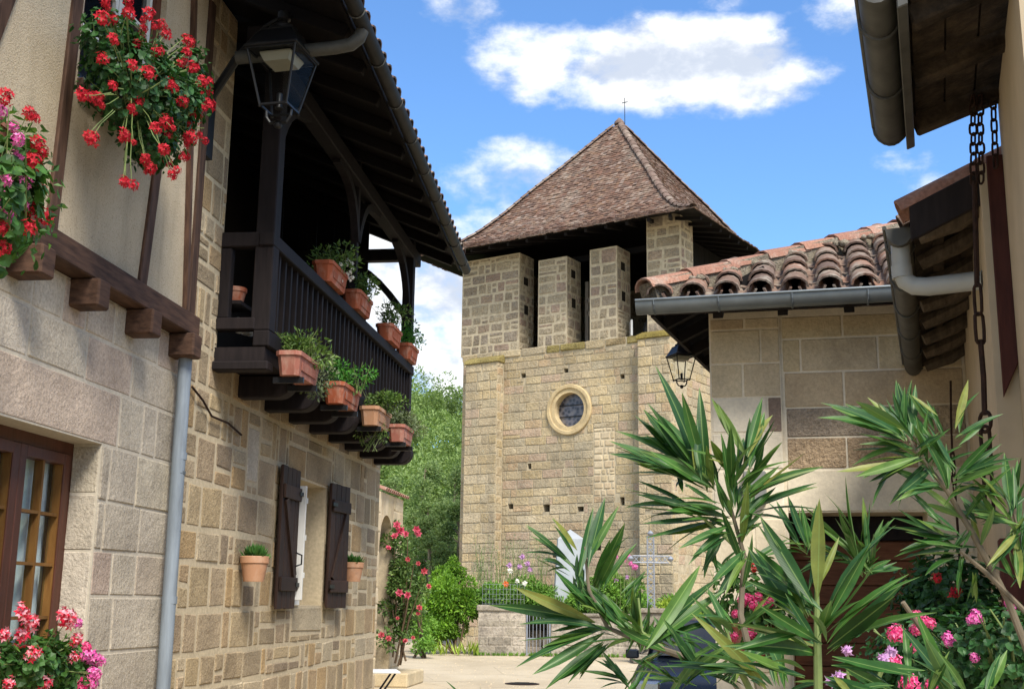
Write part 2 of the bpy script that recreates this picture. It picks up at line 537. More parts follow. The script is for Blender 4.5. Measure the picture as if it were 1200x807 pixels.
M['red_petal'] = m_petal('red_petals', ['#9E1220', '#B81C2C', '#CE3444', '#AA1424'])
M['pink_petal'] = m_petal('pink_petals', ['#D0206A', '#E0407F', '#EE86AF', '#C81860'])
M['redwhite_petal'] = m_petal('red_and_pale_petals', ['#C81834', '#D82848', '#F0B8C4', '#C01030'])
M['magenta_petal'] = m_petal('magenta_petals', ['#D04098', '#E060AE', '#EE9ACB', '#C83088'])
M['lilac_petal'] = m_petal('lilac_petals', ['#C79AC8', '#D8B0D4', '#B888BE'])
M['rose_petal'] = m_petal('rose_petals', ['#D85078', '#E47890', '#C83858', '#EC9CA8'])
M['rose_red_petal'] = m_petal('red_rose_petals', ['#C04858', '#CC5C68', '#D8787C'])
M['white_petal'] = m_petal('white_petals', ['#E8E6D8', '#F0EEE4'])
M['orange_petal'] = m_petal('orange_petals', ['#E06830', '#E88048'])


def m_oleander():
    t = NT('oleander_leaf')
    oc = t.obj()
    sp = t.new('ShaderNodeSeparateXYZ')
    t.l.new(oc, sp.inputs[0])
    ay = t.math('ABSOLUTE', sp.outputs[1])
    rib = t.maprange(ay, .002, .006, 1.0, 0.0)
    c = t.ramp(t.rand(), [srgb('#1D3E16'), srgb('#284D1C'), srgb('#325A20'), srgb('#214526'), srgb('#40672A'), srgb('#25492A'), srgb('#305624'), srgb('#4A6A2E'), srgb('#5A7030'), srgb('#7A7C3E')], pos=[0, .12, .24, .36, .48, .6, .72, .84, .93, 1.0])
    c = t.mix(1.0, c, t.ramp(t.noise(5, 3, vec=oc), [(.75, .75, .75, 1), (1.2, 1.2, 1.1, 1)], pos=[.3, .7]), 'MULTIPLY')
    back = t.new('ShaderNodeNewGeometry').outputs['Backfacing']
    c = t.mix(back, c, srgb('#4C6C3C'))
    c = t.mix(t.math('MULTIPLY', rib, .55), c, srgb('#7E9654'))
    t.col(c)
    wv = t.new('ShaderNodeTexWave')
    wv.inputs['Scale'].default_value = 22
    wv.inputs['Distortion'].default_value = 1.5
    t.l.new(oc, wv.inputs['Vector'])
    t.bump(wv.outputs['Fac'], .08, .002)
    t.set(.42, .28)
    tr = t.new('ShaderNodeBsdfTranslucent')
    t.l.new(t.mix(1.0, c, (1.5, 1.5, .6, 1), 'MULTIPLY'), tr.inputs[0])
    ms = t.new('ShaderNodeMixShader')
    ms.inputs[0].default_value = .15
    t.l.new(t.p.outputs[0], ms.inputs[1])
    t.l.new(tr.outputs[0], ms.inputs[2])
    t.l.new(ms.outputs[0], t.n['Material Output'].inputs[0])
    return t.m


M['oleander'] = m_oleander()


# ------------------------------------------------------------------ object helpers
def tag(o, label=None, cat=None, group=None, kind=None):
    if label:
        o['label'] = label
    if cat:
        o['category'] = cat
    if group:
        o['group'] = group
    if kind:
        o['kind'] = kind
    return o


def thing(name, loc, label, cat, group=None):
    o = bpy.data.objects.new(name, None)
    o.empty_display_size = .2
    COL.objects.link(o)
    o.location = loc
    return tag(o, label, cat, group)


def origin(o):
    v = Vector((0, 0, 0))
    while o is not None:
        v += Vector(o.location)
        o = o.parent
    return v


def mesh_obj(name, verts, faces, mat, parent=None, smooth=False, local=False):
    me = bpy.data.meshes.new(name)
    if parent is not None and not local:
        w = origin(parent)
        verts = [(v[0] - w.x, v[1] - w.y, v[2] - w.z) for v in verts]
    me.from_pydata([tuple(v) for v in verts], [], faces)
    if isinstance(mat, str):
        mat = M[mat]
    me.materials.append(mat)
    if smooth:
        me.polygons.foreach_set('use_smooth', [True] * len(me.polygons))
    me.update()
    o = bpy.data.objects.new(name, me)
    COL.objects.link(o)
    o.parent = parent
    return o


def inst(name, me, parent, mat4):
    o = bpy.data.objects.new(name, me)
    COL.objects.link(o)
    o.parent = parent
    w = origin(parent) if parent is not None else Vector((0, 0, 0))
    m = mat4.copy()
    m.translation = m.translation - w
    o.matrix_basis = m
    return o


class MB:
    def __init__(s):
        s.v, s.f = [], []

    def add(s, vs, fs):
        n = len(s.v)
        s.v += [Vector(x) for x in vs]
        s.f += [tuple(i + n for i in f) for f in fs]
        return s

    def hexa(s, p):
        """8 corners: bottom ring 0-3, top ring 4-7"""
        return s.add(p, [(0, 3, 2, 1), (4, 5, 6, 7), (0, 1, 5, 4), (1, 2, 6, 5), (2, 3, 7, 6), (3, 0, 4, 7)])

    def box(s, c, sx, sy, sz, mat=None):
        c = Vector(c)
        pts = [Vector((x * sx / 2, y * sy / 2, z * sz / 2)) for z in (-1, 1) for x, y in ((-1, -1), (1, -1), (1, 1), (-1, 1))]
        if mat is not None:
            pts = [mat @ p for p in pts]
        return s.hexa([c + p for p in pts])

    def fbox(s, fr, u0, u1, v0, v1, o0, o1):
        P = fr.P
        return s.hexa([P(u0, v0, o1), P(u1, v0, o1), P(u1, v0, o0), P(u0, v0, o0),
                       P(u0, v1, o1), P(u1, v1, o1), P(u1, v1, o0), P(u0, v1, o0)])

    def beam(s, a, b, w, h, up=(0, 0, 1)):
        a, b = Vector(a), Vector(b)
        d = (b - a).normalized()
        x = d.cross(Vector(up))
        if x.length < 1e-4:
            x = d.cross(Vector((1, 0, 0)))
        x.normalize()
        y = x.cross(d).normalized()
        x *= w / 2
        y *= h / 2
        return s.hexa([a - x - y, a + x - y, a + x + y, a - x + y, b - x - y, b + x - y, b + x + y, b - x + y])

    def tube(s, pts, rad, n=10, caps=True):
        pts = [Vector(p) for p in pts]
        rads = rad if isinstance(rad, (list, tuple)) else [rad] * len(pts)
        base = len(s.v)
        prev = None
        for i, p in enumerate(pts):
            d = (pts[min(i + 1, len(pts) - 1)] - pts[max(i - 1, 0)]).normalized()
            if prev is None:
                x = d.cross(Vector((0, 0, 1)))
                if x.length < 1e-3:
                    x = d.cross(Vector((1, 0, 0)))
            else:
                x = prev - d * prev.dot(d)
            x.normalize()
            prev = x
            y = d.cross(x)
            for k in range(n):
                a = 2 * math.pi * k / n
                s.v.append(p + (x * math.cos(a) + y * math.sin(a)) * rads[i])
        for i in range(len(pts) - 1):
            for k in range(n):
                k2 = (k + 1) % n
                s.f.append((base + i * n + k, base + i * n + k2, base + (i + 1) * n + k2, base + (i + 1) * n + k))
        if caps:
            s.f.append(tuple(base + k for k in reversed(range(n))))
            s.f.append(tuple(base + (len(pts) - 1) * n + k for k in range(n)))
        return s

    def lathe(s, c, prof, n=20, ax=None):
        """prof: (radius, height) pairs about z through c"""
        c = Vector(c)
        base = len(s.v)
        for r, h in prof:
            for k in range(n):
                a = 2 * math.pi * k / n
                p = Vector((r * math.cos(a), r * math.sin(a), h))
                s.v.append(c + (ax @ p if ax is not None else p))
        for i in range(len(prof) - 1):
            for k in range(n):
                k2 = (k + 1) % n
                s.f.append((base + i * n + k, base + i * n + k2, base + (i + 1) * n + k2, base + (i + 1) * n + k))
        s.f.append(tuple(base + k for k in reversed(range(n))))
        s.f.append(tuple(base + (len(prof) - 1) * n + k for k in range(n)))
        return s

    def prism(s, poly, off):
        """closed polygon (list of points) extruded by vector off"""
        n = len(poly)
        off = Vector(off)
        poly = [Vector(p) for p in poly]
        return s.add(poly + [p + off for p in poly],
                     [tuple(reversed(range(n))), tuple(range(n, 2 * n))] + [(i, (i + 1) % n, (i + 1) % n + n, i + n) for i in range(n)])

    def build(s, name, mat, parent=None, smooth=False, local=False):
        o = mesh_obj(name, s.v, s.f, mat, parent, smooth, local)
        bm = bmesh.new()
        bm.from_mesh(o.data)
        bmesh.ops.recalc_face_normals(bm, faces=bm.faces)
        bm.to_mesh(o.data)
        bm.free()
        if smooth:
            smooth_by_angle(o)
        return o


def smooth_by_angle(o, ang=40):
    o.data.polygons.foreach_set('use_smooth', [True] * len(o.data.polygons))
    try:
        o.data.set_sharp_from_angle(angle=R(ang))
    except Exception:
        pass


def bevel(o, w=.006, seg=1):
    m = o.modifiers.new('bevel', 'BEVEL')
    m.width = w
    m.segments = seg
    m.limit_method = 'ANGLE'
    return o


class Frame:
    """a vertical plane: u runs along it, v is height, o goes out of it"""
    def __init__(s, x, y, dx, dy):
        l = math.hypot(dx, dy)
        s.x, s.y, s.dx, s.dy = x, y, dx / l, dy / l
        s.nx, s.ny = s.dy, -s.dx

    def P(s, u, v, o=0.0):
        return Vector((s.x + s.dx * u + s.nx * o, s.y + s.dy * u + s.ny * o, v))

    def mat(s):
        return Matrix(((s.dx, -s.nx, 0), (s.dy, -s.ny, 0), (0, 0, 1))).to_3x3()


# ------------------------------------------------------------------ stone walls
def rect_minus(r, h):
    a0, a1, b0, b1 = r
    c0, c1, d0, d1 = h
    if c1 <= a0 or c0 >= a1 or d1 <= b0 or d0 >= b1:
        return [r]
    out = []
    if c0 > a0:
        out.append((a0, c0, b0, b1))
    if c1 < a1:
        out.append((c1, a1, b0, b1))
    m0, m1 = max(a0, c0), min(a1, c1)
    if d0 > b0:
        out.append((m0, m1, b0, d0))
    if d1 < b1:
        out.append((m0, m1, d1, b1))
    return out


def masonry(u0, u1, v0, v1, hr, wr, rng, split=0.0, tall=0.0, holes=(), minw=.035):
    """stones as (u0,u1,v0,v1) rectangles in courses"""
    res = []
    v = v0
    while v < v1 - .02:
        h = rng.uniform(*hr)
        if v1 - (v + h) < hr[0] * .6:
            h = v1 - v
        u = u0
        while u < u1 - .001:
            w = rng.uniform(*wr)
            if rng.random() < .22:
                w *= .55
            if u1 - (u + w) < wr[0] * .5:
                w = u1 - u
            if rng.random() < split and h > .1:
                k = rng.uniform(.35, .65)
                if rng.random() < .5:
                    res.append((u, u + w, v, v + h * k))
                    res.append((u, u + w, v + h * k, v + h))
                else:
                    kk = rng.uniform(.35, .65)
                    res.append((u, u + w * kk, v, v + h))
                    res.append((u + w * kk, u + w, v, v + h * k))
                    res.append((u + w * kk, u + w, v + h * k, v + h))
            else:
                res.append((u, u + w, v, v + h))
            u += w
        v += h
    for hole in holes:
        nxt = []
        for r in res:
            nxt += rect_minus(r, hole)
        res = nxt
    return [r for r in res if r[1] - r[0] > minw and r[3] - r[2] > minw]


def stone_geo(fr, r, rng, gap=.008, proud=.012, rough=.006, jit=.008, depth=.05, bev=.014, recess=0.0, floor=.004):
    u0, u1, v0, v1 = r
    w, h = u1 - u0, v1 - v0
    g = min(gap, w * .2, h * .2)
    jit = min(jit, w * .08, h * .08)
    c = [[(u0 + g + rng.uniform(0, jit), v0 + g + rng.uniform(0, jit)), (u1 - g - rng.uniform(0, jit), v0 + g + rng.uniform(0, jit))],
         [(u0 + g + rng.uniform(0, jit), v1 - g - rng.uniform(0, jit)), (u1 - g - rng.uniform(0, jit), v1 - g - rng.uniform(0, jit))]]
    bu, bv = min(bev / w, .25), min(bev / h, .25)
    su, sv = (0, bu, 1 - bu, 1), (0, bv, 1 - bv, 1)
    pr = proud * rng.uniform(.4, 1.3) - recess * rng.random() ** 4
    V, F = [], []
    for j in range(4):
        for i in range(4):
            a, b = su[i], sv[j]
            edge_i, edge_j = i in (0, 3), j in (0, 3)
            if edge_i and edge_j:          # pull the corners in
                a = a + (bu * .35 if i == 0 else -bu * .35)
                b = b + (bv * .35 if j == 0 else -bv * .35)
            x0 = c[0][0][0] * (1 - a) + c[0][1][0] * a
            x1 = c[1][0][0] * (1 - a) + c[1][1][0] * a
            y0 = c[0][0][1] * (1 - a) + c[0][1][1] * a
            y1 = c[1][0][1] * (1 - a) + c[1][1][1] * a
            uu, vv = x0 * (1 - b) + x1 * b, y0 * (1 - b) + y1 * b
            o = max(floor - .012, pr - bev * .55) if (edge_i or edge_j) else max(floor, pr + rng.uniform(-rough, rough))
            V.append(fr.P(uu, vv, o))
    for j in range(3):
        for i in range(3):
            k = j * 4 + i
            F.append((k, k + 1, k + 5, k + 4))
    ring = [0, 1, 2, 3, 7, 11, 15, 14, 13, 12, 8, 4]
    n0 = len(V)
    for k in ring:
        p = V[k]
        V.append(Vector((p.x - fr.nx * depth, p.y - fr.ny * depth, p.z)))
    for i in range(12):
        j = (i + 1) % 12
        F.append((ring[i], n0 + i, n0 + j, ring[j]))
    return V, F


BUDGET = {}


def lay_stones(fr, rects, mat, parent, rng, key, limit=300, name='stone', pick=None, **kw):
    """each stone an object of its own; past the limit the least visible ones are one joined part"""
    sc = []
    for r in rects:
        p = project(fr.P((r[0] + r[1]) / 2, (r[2] + r[3]) / 2))
        a = 0
        if p and -30 < p[0] < 1230 and -30 < p[1] < 830:
            q = fr.P((r[0] + r[1]) / 2, (r[2] + r[3]) / 2)
            a = (r[1] - r[0]) * (r[3] - r[2]) / (q.x ** 2 + q.y ** 2)
        sc.append((a, r))
    sc.sort(key=lambda t: -t[0])
    left = BUDGET.setdefault(key, limit)
    n = 0
    rest = MB()
    for a, r in sc:
        V, F = stone_geo(fr, r, rng, **kw)
        m = pick(r, rng) if pick else mat
        if a > 0 and n < left:
            mesh_obj(name, V, F, m, parent)
            n += 1
        else:
            rest.add(V, F)
    BUDGET[key] = left - n
    if rest.v:
        o = mesh_obj('small_' + name + 's', rest.v, rest.f, mat, parent)
        tag(o, kind='stuff')


def wall_core(fr, u0, u1, v0, v1, th, mat, parent, holes=(), name='wall', front=0.0):
    us = sorted({u0, u1} | {min(max(x, u0), u1) for h in holes for x in h[:2]})
    vs = sorted({v0, v1} | {min(max(x, v0), v1) for h in holes for x in h[2:]})
    nu, nv = len(us) - 1, len(vs) - 1

    def solid(i, j):
        if not (0 <= i < nu and 0 <= j < nv):
            return False
        cu, cv = (us[i] + us[i + 1]) / 2, (vs[j] + vs[j + 1]) / 2
        return not any(h[0] < cu < h[1] and h[2] < cv < h[3] for h in holes)
    b = MB()
    P = fr.P
    a, z = front, front - th
    for i in range(nu):
        for j in range(nv):
            if not solid(i, j):
                continue
            A, B, c, d = us[i], us[i + 1], vs[j], vs[j + 1]
            q = [[P(A, c, a), P(B, c, a), P(B, d, a), P(A, d, a)], [P(B, c, z), P(A, c, z), P(A, d, z), P(B, d, z)]]
            if not solid(i - 1, j):
                q.append([P(A, c, z), P(A, c, a), P(A, d, a), P(A, d, z)])
            if not solid(i + 1, j):
                q.append([P(B, c, a), P(B, c, z), P(B, d, z), P(B, d, a)])
            if not solid(i, j - 1):
                q.append([P(A, c, a), P(A, c, z), P(B, c, z), P(B, c, a)])
            if not solid(i, j + 1):
                q.append([P(A, d, z), P(A, d, a), P(B, d, a), P(B, d, z)])
            for k in q:
                b.add(k, [(0, 1, 2, 3)])
    return mesh_obj(name, b.v, b.f, mat, parent)


# ------------------------------------------------------------------ plants
def leaf_quad(b, p, d, nrm, L, Wd, fold=.25):
    """a small pointed leaf of two folded halves"""
    d = d.normalized()
    x = d.cross(nrm)
    if x.length < 1e-4:
        x = d.orthogonal()
    x.normalize()
    n = x.cross(d).normalized()
    k = len(b.v)
    b.v += [p, p + d * L * .45 + x * Wd * .5 + n * Wd * fold, p + d * L, p + d * L * .45 - x * Wd * .5 + n * Wd * fold]
    b.f += [(k, k + 1, k + 2), (k, k + 2, k + 3)]


def rvec(rng):
    while True:
        v = Vector((rng.uniform(-1, 1), rng.uniform(-1, 1), rng.uniform(-1, 1)))
        if .05 < v.length < 1:
            return v


def foliage(b, c, rad, n, L, rng, shell=.55, up=.35, lumps=0, asp=.55, droop=0.0):
    """leaves spread through an ellipsoid broken into clumps"""
    c = Vector(c)
    rad = Vector(rad)
    cl = []
    for i in range(max(1, lumps)):
        v = rvec(rng)
        if lumps:
            v = v.normalized() * rng.uniform(.35, 1.0)
            cl.append((v, rng.uniform(.28, .5)))
        else:
            cl.append((Vector((0, 0, 0)), 1.0))
    for i in range(n):
        k, kr = rng.choice(cl)
        v = rvec(rng)
        v = v.normalized() * (v.length ** (1 - shell))
        q = k * (1 - kr * .5) + v * kr
        p = c + Vector((q.x * rad.x, q.y * rad.y, q.z * rad.z))
        d = (v.normalized() * .8 + rvec(rng) * .9 + Vector((0, 0, -droop)))
        nr = (Vector((0, 0, up)) + v.normalized() * .7 + rvec(rng) * .6)
        leaf_quad(b, p, d, nr, L * rng.uniform(.65, 1.35), L * asp * rng.uniform(.7, 1.3))


def round_leaf(b, p, n, r, rng):
    n = n.normalized()
    x = n.orthogonal().normalized()
    y = n.cross(x)
    a0 = rng.uniform(0, 6.28)
    k = len(b.v)
    b.v.append(p - n * r * .25)
    m = 7
    for i in range(m):
        a = a0 + i / m * 2 * math.pi
        rr = r * (1 if i % 2 else .86) * (.6 if i == 0 else 1)
        b.v.append(p + (x * math.cos(a) + y * math.sin(a)) * rr)
    b.f += [(k, k + 1 + i, k + 1 + (i + 1) % m) for i in range(m)]


def geranium_leaves(b, c, rad, n, r, rng):
    c = Vector(c)
    for i in range(n):
        v = rvec(rng)
        v = v.normalized() * (v.length ** .35)
        p = c + Vector((v.x * rad[0], v.y * rad[1], v.z * rad[2]))
        round_leaf(b, p, v.normalized() + Vector((0, 0, .5)) + rvec(rng) * .5, r * rng.uniform(.6, 1.25), rng)


def umbel_mesh(name, mat, nf, spread, petal, rng):
    """a flower head of many five-petalled florets"""
    b = MB()
    for i in range(nf):
        z = 1 - 1.15 * (i + .5) / nf
        a = i * 2.39996
        s = math.sqrt(max(0, 1 - z * z))
        n = Vector((s * math.cos(a), s * math.sin(a), z))
        p = n * spread * rng.uniform(.55, 1.25)
        x = n.orthogonal().normalized()
        y = n.cross(x)
        t0 = rng.uniform(0, 6)
        for k in range(5):
            t = t0 + k * 2 * math.pi / 5
            d = x * math.cos(t) + y * math.sin(t)
            leaf_quad(b, p, d + n * .25, n, petal * rng.uniform(.7, 1.3), petal * .55, .12)
    me = bpy.data.meshes.new(name)
    me.from_pydata([tuple(v) for v in b.v], [], b.f)
    me.materials.append(M[mat])
    return me


def rose_mesh(name, mat, rad, rng):
    b = MB()
    for k, (n, tilt, rr) in enumerate(((4, .2, .45), (5, .6, .75), (6, 1.05, 1.0))):
        for i in range(n):
            a = (i + k * .5) / n * 2 * math.pi
            d = Vector((math.cos(a) * math.sin(tilt + .2), math.sin(a) * math.sin(tilt + .2), math.cos(tilt + .2)))
            nr = Vector((-math.cos(a), -math.sin(a), .6))
            leaf_quad(b, Vector((0, 0, 0)), d, nr, rad * (.7 + rr * .5), rad * 1.05, .2)
    me = bpy.data.meshes.new(name)
    me.from_pydata([tuple(v) for v in b.v], [], b.f)
    me.materials.append(M[mat])
    return me


def face_mat(p, n, s, rng):
    q = Vector(n).to_track_quat('Z', 'Y').to_matrix().to_4x4() @ Matrix.Rotation(rng.uniform(0, 6.28), 4, 'Z')
    return Matrix.Translation(p) @ q @ Matrix.Scale(s, 4)


prnd = random.Random(3)
F_RED = umbel_mesh('flower_head_red', 'red_petal', 15, .034, .021, prnd)
F_REDW = umbel_mesh('flower_head_redwhite', 'redwhite_petal', 18, .036, .020, prnd)
F_PINK = umbel_mesh('flower_head_pink', 'pink_petal', 20, .032, .02, prnd)
F_MAG = umbel_mesh('flower_head_magenta', 'magenta_petal', 16, .03, .02, prnd)
F_LIL = umbel_mesh('flower_head_lilac', 'lilac_petal', 5, .012, .03, prnd)
F_WHITE = umbel_mesh('flower_head_white', 'white_petal', 6, .02, .03, prnd)
F_ORANGE = umbel_mesh('flower_head_orange', 'orange_petal', 6, .03, .05, prnd)
F_ROSE = rose_mesh('rose_pink', 'rose_petal', .05, prnd)
F_ROSER = rose_mesh('rose_red', 'rose_red_petal', .045, prnd)


# ================================================================== setting
g = MB()
g.add([(-300, -150, 0), (300, -150, 0), (300, 400, 0), (-300, 400, 0)], [(0, 1, 2, 3)])
tag(g.build('ground', 'ground'), kind='structure')

L = Frame(-2.5228, 7.0, .12067, .99269)          # house fronts on the left
S = Frame(1.4708, 8.7, .9688, -.24785)           # small outbuilding, faces us
T = Frame(5.449, 39.0, .8377, -.5461)            # tower front (u runs from -8.67 to 0)
TW = 8.67
TR = Frame(5.449, 39.0, .5461, .8377)            # tower right side
RW = Frame(2.04, 4.72, -.332, -.943)             # house front on the right (u runs towards us)


def on_plane(fr, px, py, o=0.0):
    r = ray(px, py)
    p0 = fr.P(0, 0, o)
    n = Vector((fr.nx, fr.ny, 0))
    t = (p0 - Vector((0, 0, EYE))).dot(n) / r.dot(n)
    return Vector((0, 0, EYE)) + r * t


def heads(parent, me, pts, fr, o, rng, scale=1.0, name='flower_head', jo=.05):
    st = MB()
    hub = origin(parent)
    for px, py in pts:
        p = on_plane(fr, px, py, o + rng.uniform(-jo, jo))
        n = Vector((fr.nx, fr.ny, .5)) + rvec(rng) * .5 + Vector((-p.x, -p.y, EYE - p.z)).normalized() * .4
        inst(name, me, parent, face_mat(p, n, scale * rng.uniform(.75, 1.25), rng))
        q = hub.lerp(p, .45) + Vector((0, 0, -.02))
        st.tube([q, q.lerp(p, .5) + rvec(rng) * .02, p], [.003, .0025, .002], 4)
    tag(st.build('flower_stalks', 'stem_green', parent), kind='stuff')


# ================================================================== half-timbered house (left)
def half_timbered_house():
    rng = random.Random(21)
    h = thing('half_timbered_house', L.P(-1.5, 0, 0), 'half-timbered house with plaster upper floor over grey cut stone, nearest on the left', 'house')
    win = (-1.02, .26, 1.02, 2.5)
    core = wall_core(L, -5.0, 1.40, 0, 3.39, .5, 'mortar_grey', h, [win], 'ground_floor_wall')
    lint = (-1.32, .46, 2.5, 2.84)
    rects = masonry(-2.2, 1.40, .0, 2.16, (.27, .40), (.34, .80), rng, split=.08, holes=[win])
    rects += masonry(-2.2, 1.40, 2.16, 2.5, (.34, .35), (.36, .7), rng, holes=[win])
    rects += masonry(-2.2, 1.40, 2.5, 2.84, (.34, .35), (.34, .6), rng, holes=[lint])
    rects += masonry(-2.2, 1.40, 2.84, 3.39, (.24, .3), (.34, .8), rng)
    rects.append(lint)
    lay_stones(L, rects, 'ashlar', core, rng, 'lh', gap=.005, proud=.006, rough=.004, jit=.008, bev=.008, recess=.004)
    # window sill and reveal lining stones
    b = MB().fbox(L, -1.06, .30, .93, 1.02, -.45, .04)
    bevel(b.build('sill', 'ashlar', core), .01)
    q = L.P(.26, 0, -.19)
    rv = Frame(q.x, q.y, L.nx, L.ny)
    lay_stones(rv, [(0, .185, 1.02, 1.42), (0, .185, 1.42, 1.86), (0, .185, 1.86, 2.2), (0, .185, 2.2, 2.49)], 'ashlar', core, rng, 'reveal', name='reveal_stone', gap=.005, proud=.004, rough=.002, jit=.004, depth=.03, bev=.006)
    # upper floor
    uw = (-.62, .48, 4.5, 5.75)
    wall_core(L, -5.0, 1.27, 3.545, 6.0, .3, 'plaster', h, [uw], 'upper_wall', front=.09)
    for name, q in (('sill_beam', (-5.0, 1.34, 3.395, 3.545, -.2, .135)),):
        bevel(MB().fbox(L, *q).build(name, 'timber_h', h), .008)
    for uc in (-2.3, -1.62, -.93, -.24, .50, 1.20):
        bevel(MB().fbox(L, uc - .075, uc + .075, 3.225, 3.392, -.2, .185 + rng.uniform(-.01, .015)).build('joist_end', 'timber_h', h), .012)
    for (a, b_) in (((-.76, 3.55), (-.68, 5.95)), ((.42, 3.55), (.52, 4.45)), ((1.24, 3.55), (1.24, 5.95)), ((-1.76, 3.55), (-.92, 5.95))):
        m = MB()
        w = .055
        P = L.P
        m.hexa([P(a[0] - w, a[1], .11), P(a[0] + w, a[1], .11), P(a[0] + w, a[1], .0), P(a[0] - w, a[1], .0),
                P(b_[0] - w, b_[1], .11), P(b_[0] + w, b_[1], .11), P(b_[0] + w, b_[1], .0), P(b_[0] - w, b_[1], .0)])
        bevel(m.build('timber_stud', 'timber', h), .006)
    m = MB().beam(L.P(1.13, 3.55, .105), L.P(.86, 5.95, .105), .045, .04, up=(L.nx, L.ny, 0))
    m.build('timber_lath', 'timber', h)
    m = MB().fbox(L, -.62, .56, 4.40, 4.495, .02, .125)
    bevel(m.build('window_rail', 'timber_h', h), .006)
    # upper window: white casement in brown frame
    w = MB()
    w.fbox(L, -.615, -.54, 4.5, 5.745, -.03, .05).fbox(L, .40, .475, 4.5, 5.745, -.03, .05).fbox(L, -.54, .40, 5.66, 5.745, -.03, .05)
    wo = w.build('upper_window', 'casement', h)
    for k, (a, b_) in enumerate(((-.535, -.075), (-.065, .395))):
        w = MB()
        w.fbox(L, a, a + .035, 4.505, 5.655, -.02, .025).fbox(L, b_ - .035, b_, 4.505, 5.655, -.02, .025)
        for vv in (4.505, 4.87, 5.24, 5.615):
            w.fbox(L, a + .035, b_ - .035, vv, vv + .03, -.02, .025)
        w.build('sash', 'white_paint', wo)
        MB().fbox(L, a + .03, b_ - .03, 4.52, 5.64, -.004, .0).build('pane', 'dark_glass', wo)
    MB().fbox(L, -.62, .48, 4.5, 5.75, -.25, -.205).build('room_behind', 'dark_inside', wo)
    # ground floor window: two brown leaves with ochre glazing bars and net curtains
    o0, o1 = -.24, -.18
    w = MB()
    w.fbox(L, -1.02, -.965, 1.02, 2.5, o0, o1).fbox(L, .205, .26, 1.02, 2.5, o0, o1).fbox(L, -.965, .205, 2.43, 2.5, o0, o1).fbox(L, -.965, .205, 1.02, 1.10, o0, o1)
    wo = w.build('casement_window', 'casement', h)
    for k, (a, b_) in enumerate(((-.96, -.385), (-.38, .20))):
        w = MB()
        st = .07
        w.fbox(L, a, a + st, 1.105, 2.425, o0, o1 + .02).fbox(L, b_ - st, b_, 1.105, 2.425, o0, o1 + .02)
        w.fbox(L, a + st, b_ - st, 2.36, 2.425, o0, o1 + .02).fbox(L, a + st, b_ - st, 1.105, 1.19, o0, o1 + .02)
        bevel(w.build('sash', 'casement', wo), .004)
        mid = (a + b_) / 2
        w = MB()
        w.fbox(L, mid - .010, mid + .010, 1.19, 2.36, o0 + .012, o1 + .008)
        w.fbox(L, a + st, a + st + .006, 1.19, 2.36, o0 + .012, o1 + .010).fbox(L, b_ - st - .006, b_ - st, 1.19, 2.36, o0 + .012, o1 + .010)
        for vv in (1.47, 1.77, 2.06):
            w.fbox(L, a + st + .006, mid - .010, vv - .009, vv + .009, o0 + .014, o1 + .006)
            w.fbox(L, mid + .010, b_ - st - .006, vv - .009, vv + .009, o0 + .014, o1 + .006)
        w.build('glazing_bars', 'glazing_bar', wo)
        vv = [1.19, 1.47, 1.77, 2.06, 2.36]
        for i in range(4):
            for (c, d) in ((a + st, mid), (mid, b_ - st)):
                MB().fbox(L, c + .01, d - .01, vv[i] + .008, vv[i + 1] - .008, o0 + .022, o0 + .026).build('pane', 'glass', wo)
    # net curtains in soft folds
    b = MB()
    n = 90
    for i in range(n + 1):
        u = -.95 + 1.14 * i / n
        o = -.285 + .014 * math.sin(i * .9) + .012 * math.sin(i * 2.3 + 1)
        b.v += [L.P(u, 1.1, o), L.P(u, 2.44, o)]
    for i in range(n):
        if 42 < i < 47:
            continue
        b.f.append((2 * i, 2 * i + 2, 2 * i + 3, 2 * i + 1))
    mesh_obj('curtain', b.v, b.f, 'curtain', wo, smooth=True)
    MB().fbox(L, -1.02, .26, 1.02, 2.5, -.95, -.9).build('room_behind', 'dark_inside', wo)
    # main body and roof of the house, above and behind
    MB().fbox(L, -5.0, 1.0, 0, 5.9, -6, -1.0).build('house_body', 'plaster', h)
    m = MB()
    P = L.P
    m.hexa([P(-5.4, 6.02, .62), P(.66, 6.02, .62), P(.66, 7.6, -3), P(-5.4, 7.6, -3),
            P(-5.4, 6.16, .62), P(.66, 6.16, .62), P(.66, 7.75, -3), P(-5.4, 7.75, -3)])
    m.build('roof', 'canal_tile', h)
    return h


half_timbered_house()


# downpipe between the houses
def downpipe():
    t = thing('downpipe', L.P(1.26, 0, .09), 'blue-grey metal downpipe in the corner between the two stone houses', 'downpipe')
    MB().tube([L.P(1.24, 3.26, .085), L.P(1.27, 0.02, .085)], .047, 14).build('pipe', 'pipe_blue', t, smooth=True)
    for v in (2.52, 1.55, .6):
        MB().tube([L.P(1.246 + (3.26 - v) * .009, v, .085), L.P(1.247 + (3.26 - v) * .009, v + .05, .085)], .052, 14).build('joint_collar', 'pipe_blue', t, smooth=True)
    for v in (2.42, .5):
        MB().tube([L.P(1.246 + (3.26 - v) * .009, v, .085), L.P(1.247 + (3.26 - v) * .009, v + .02, .085)], .051, 14).build('clip', 'zinc', t)


downpipe()


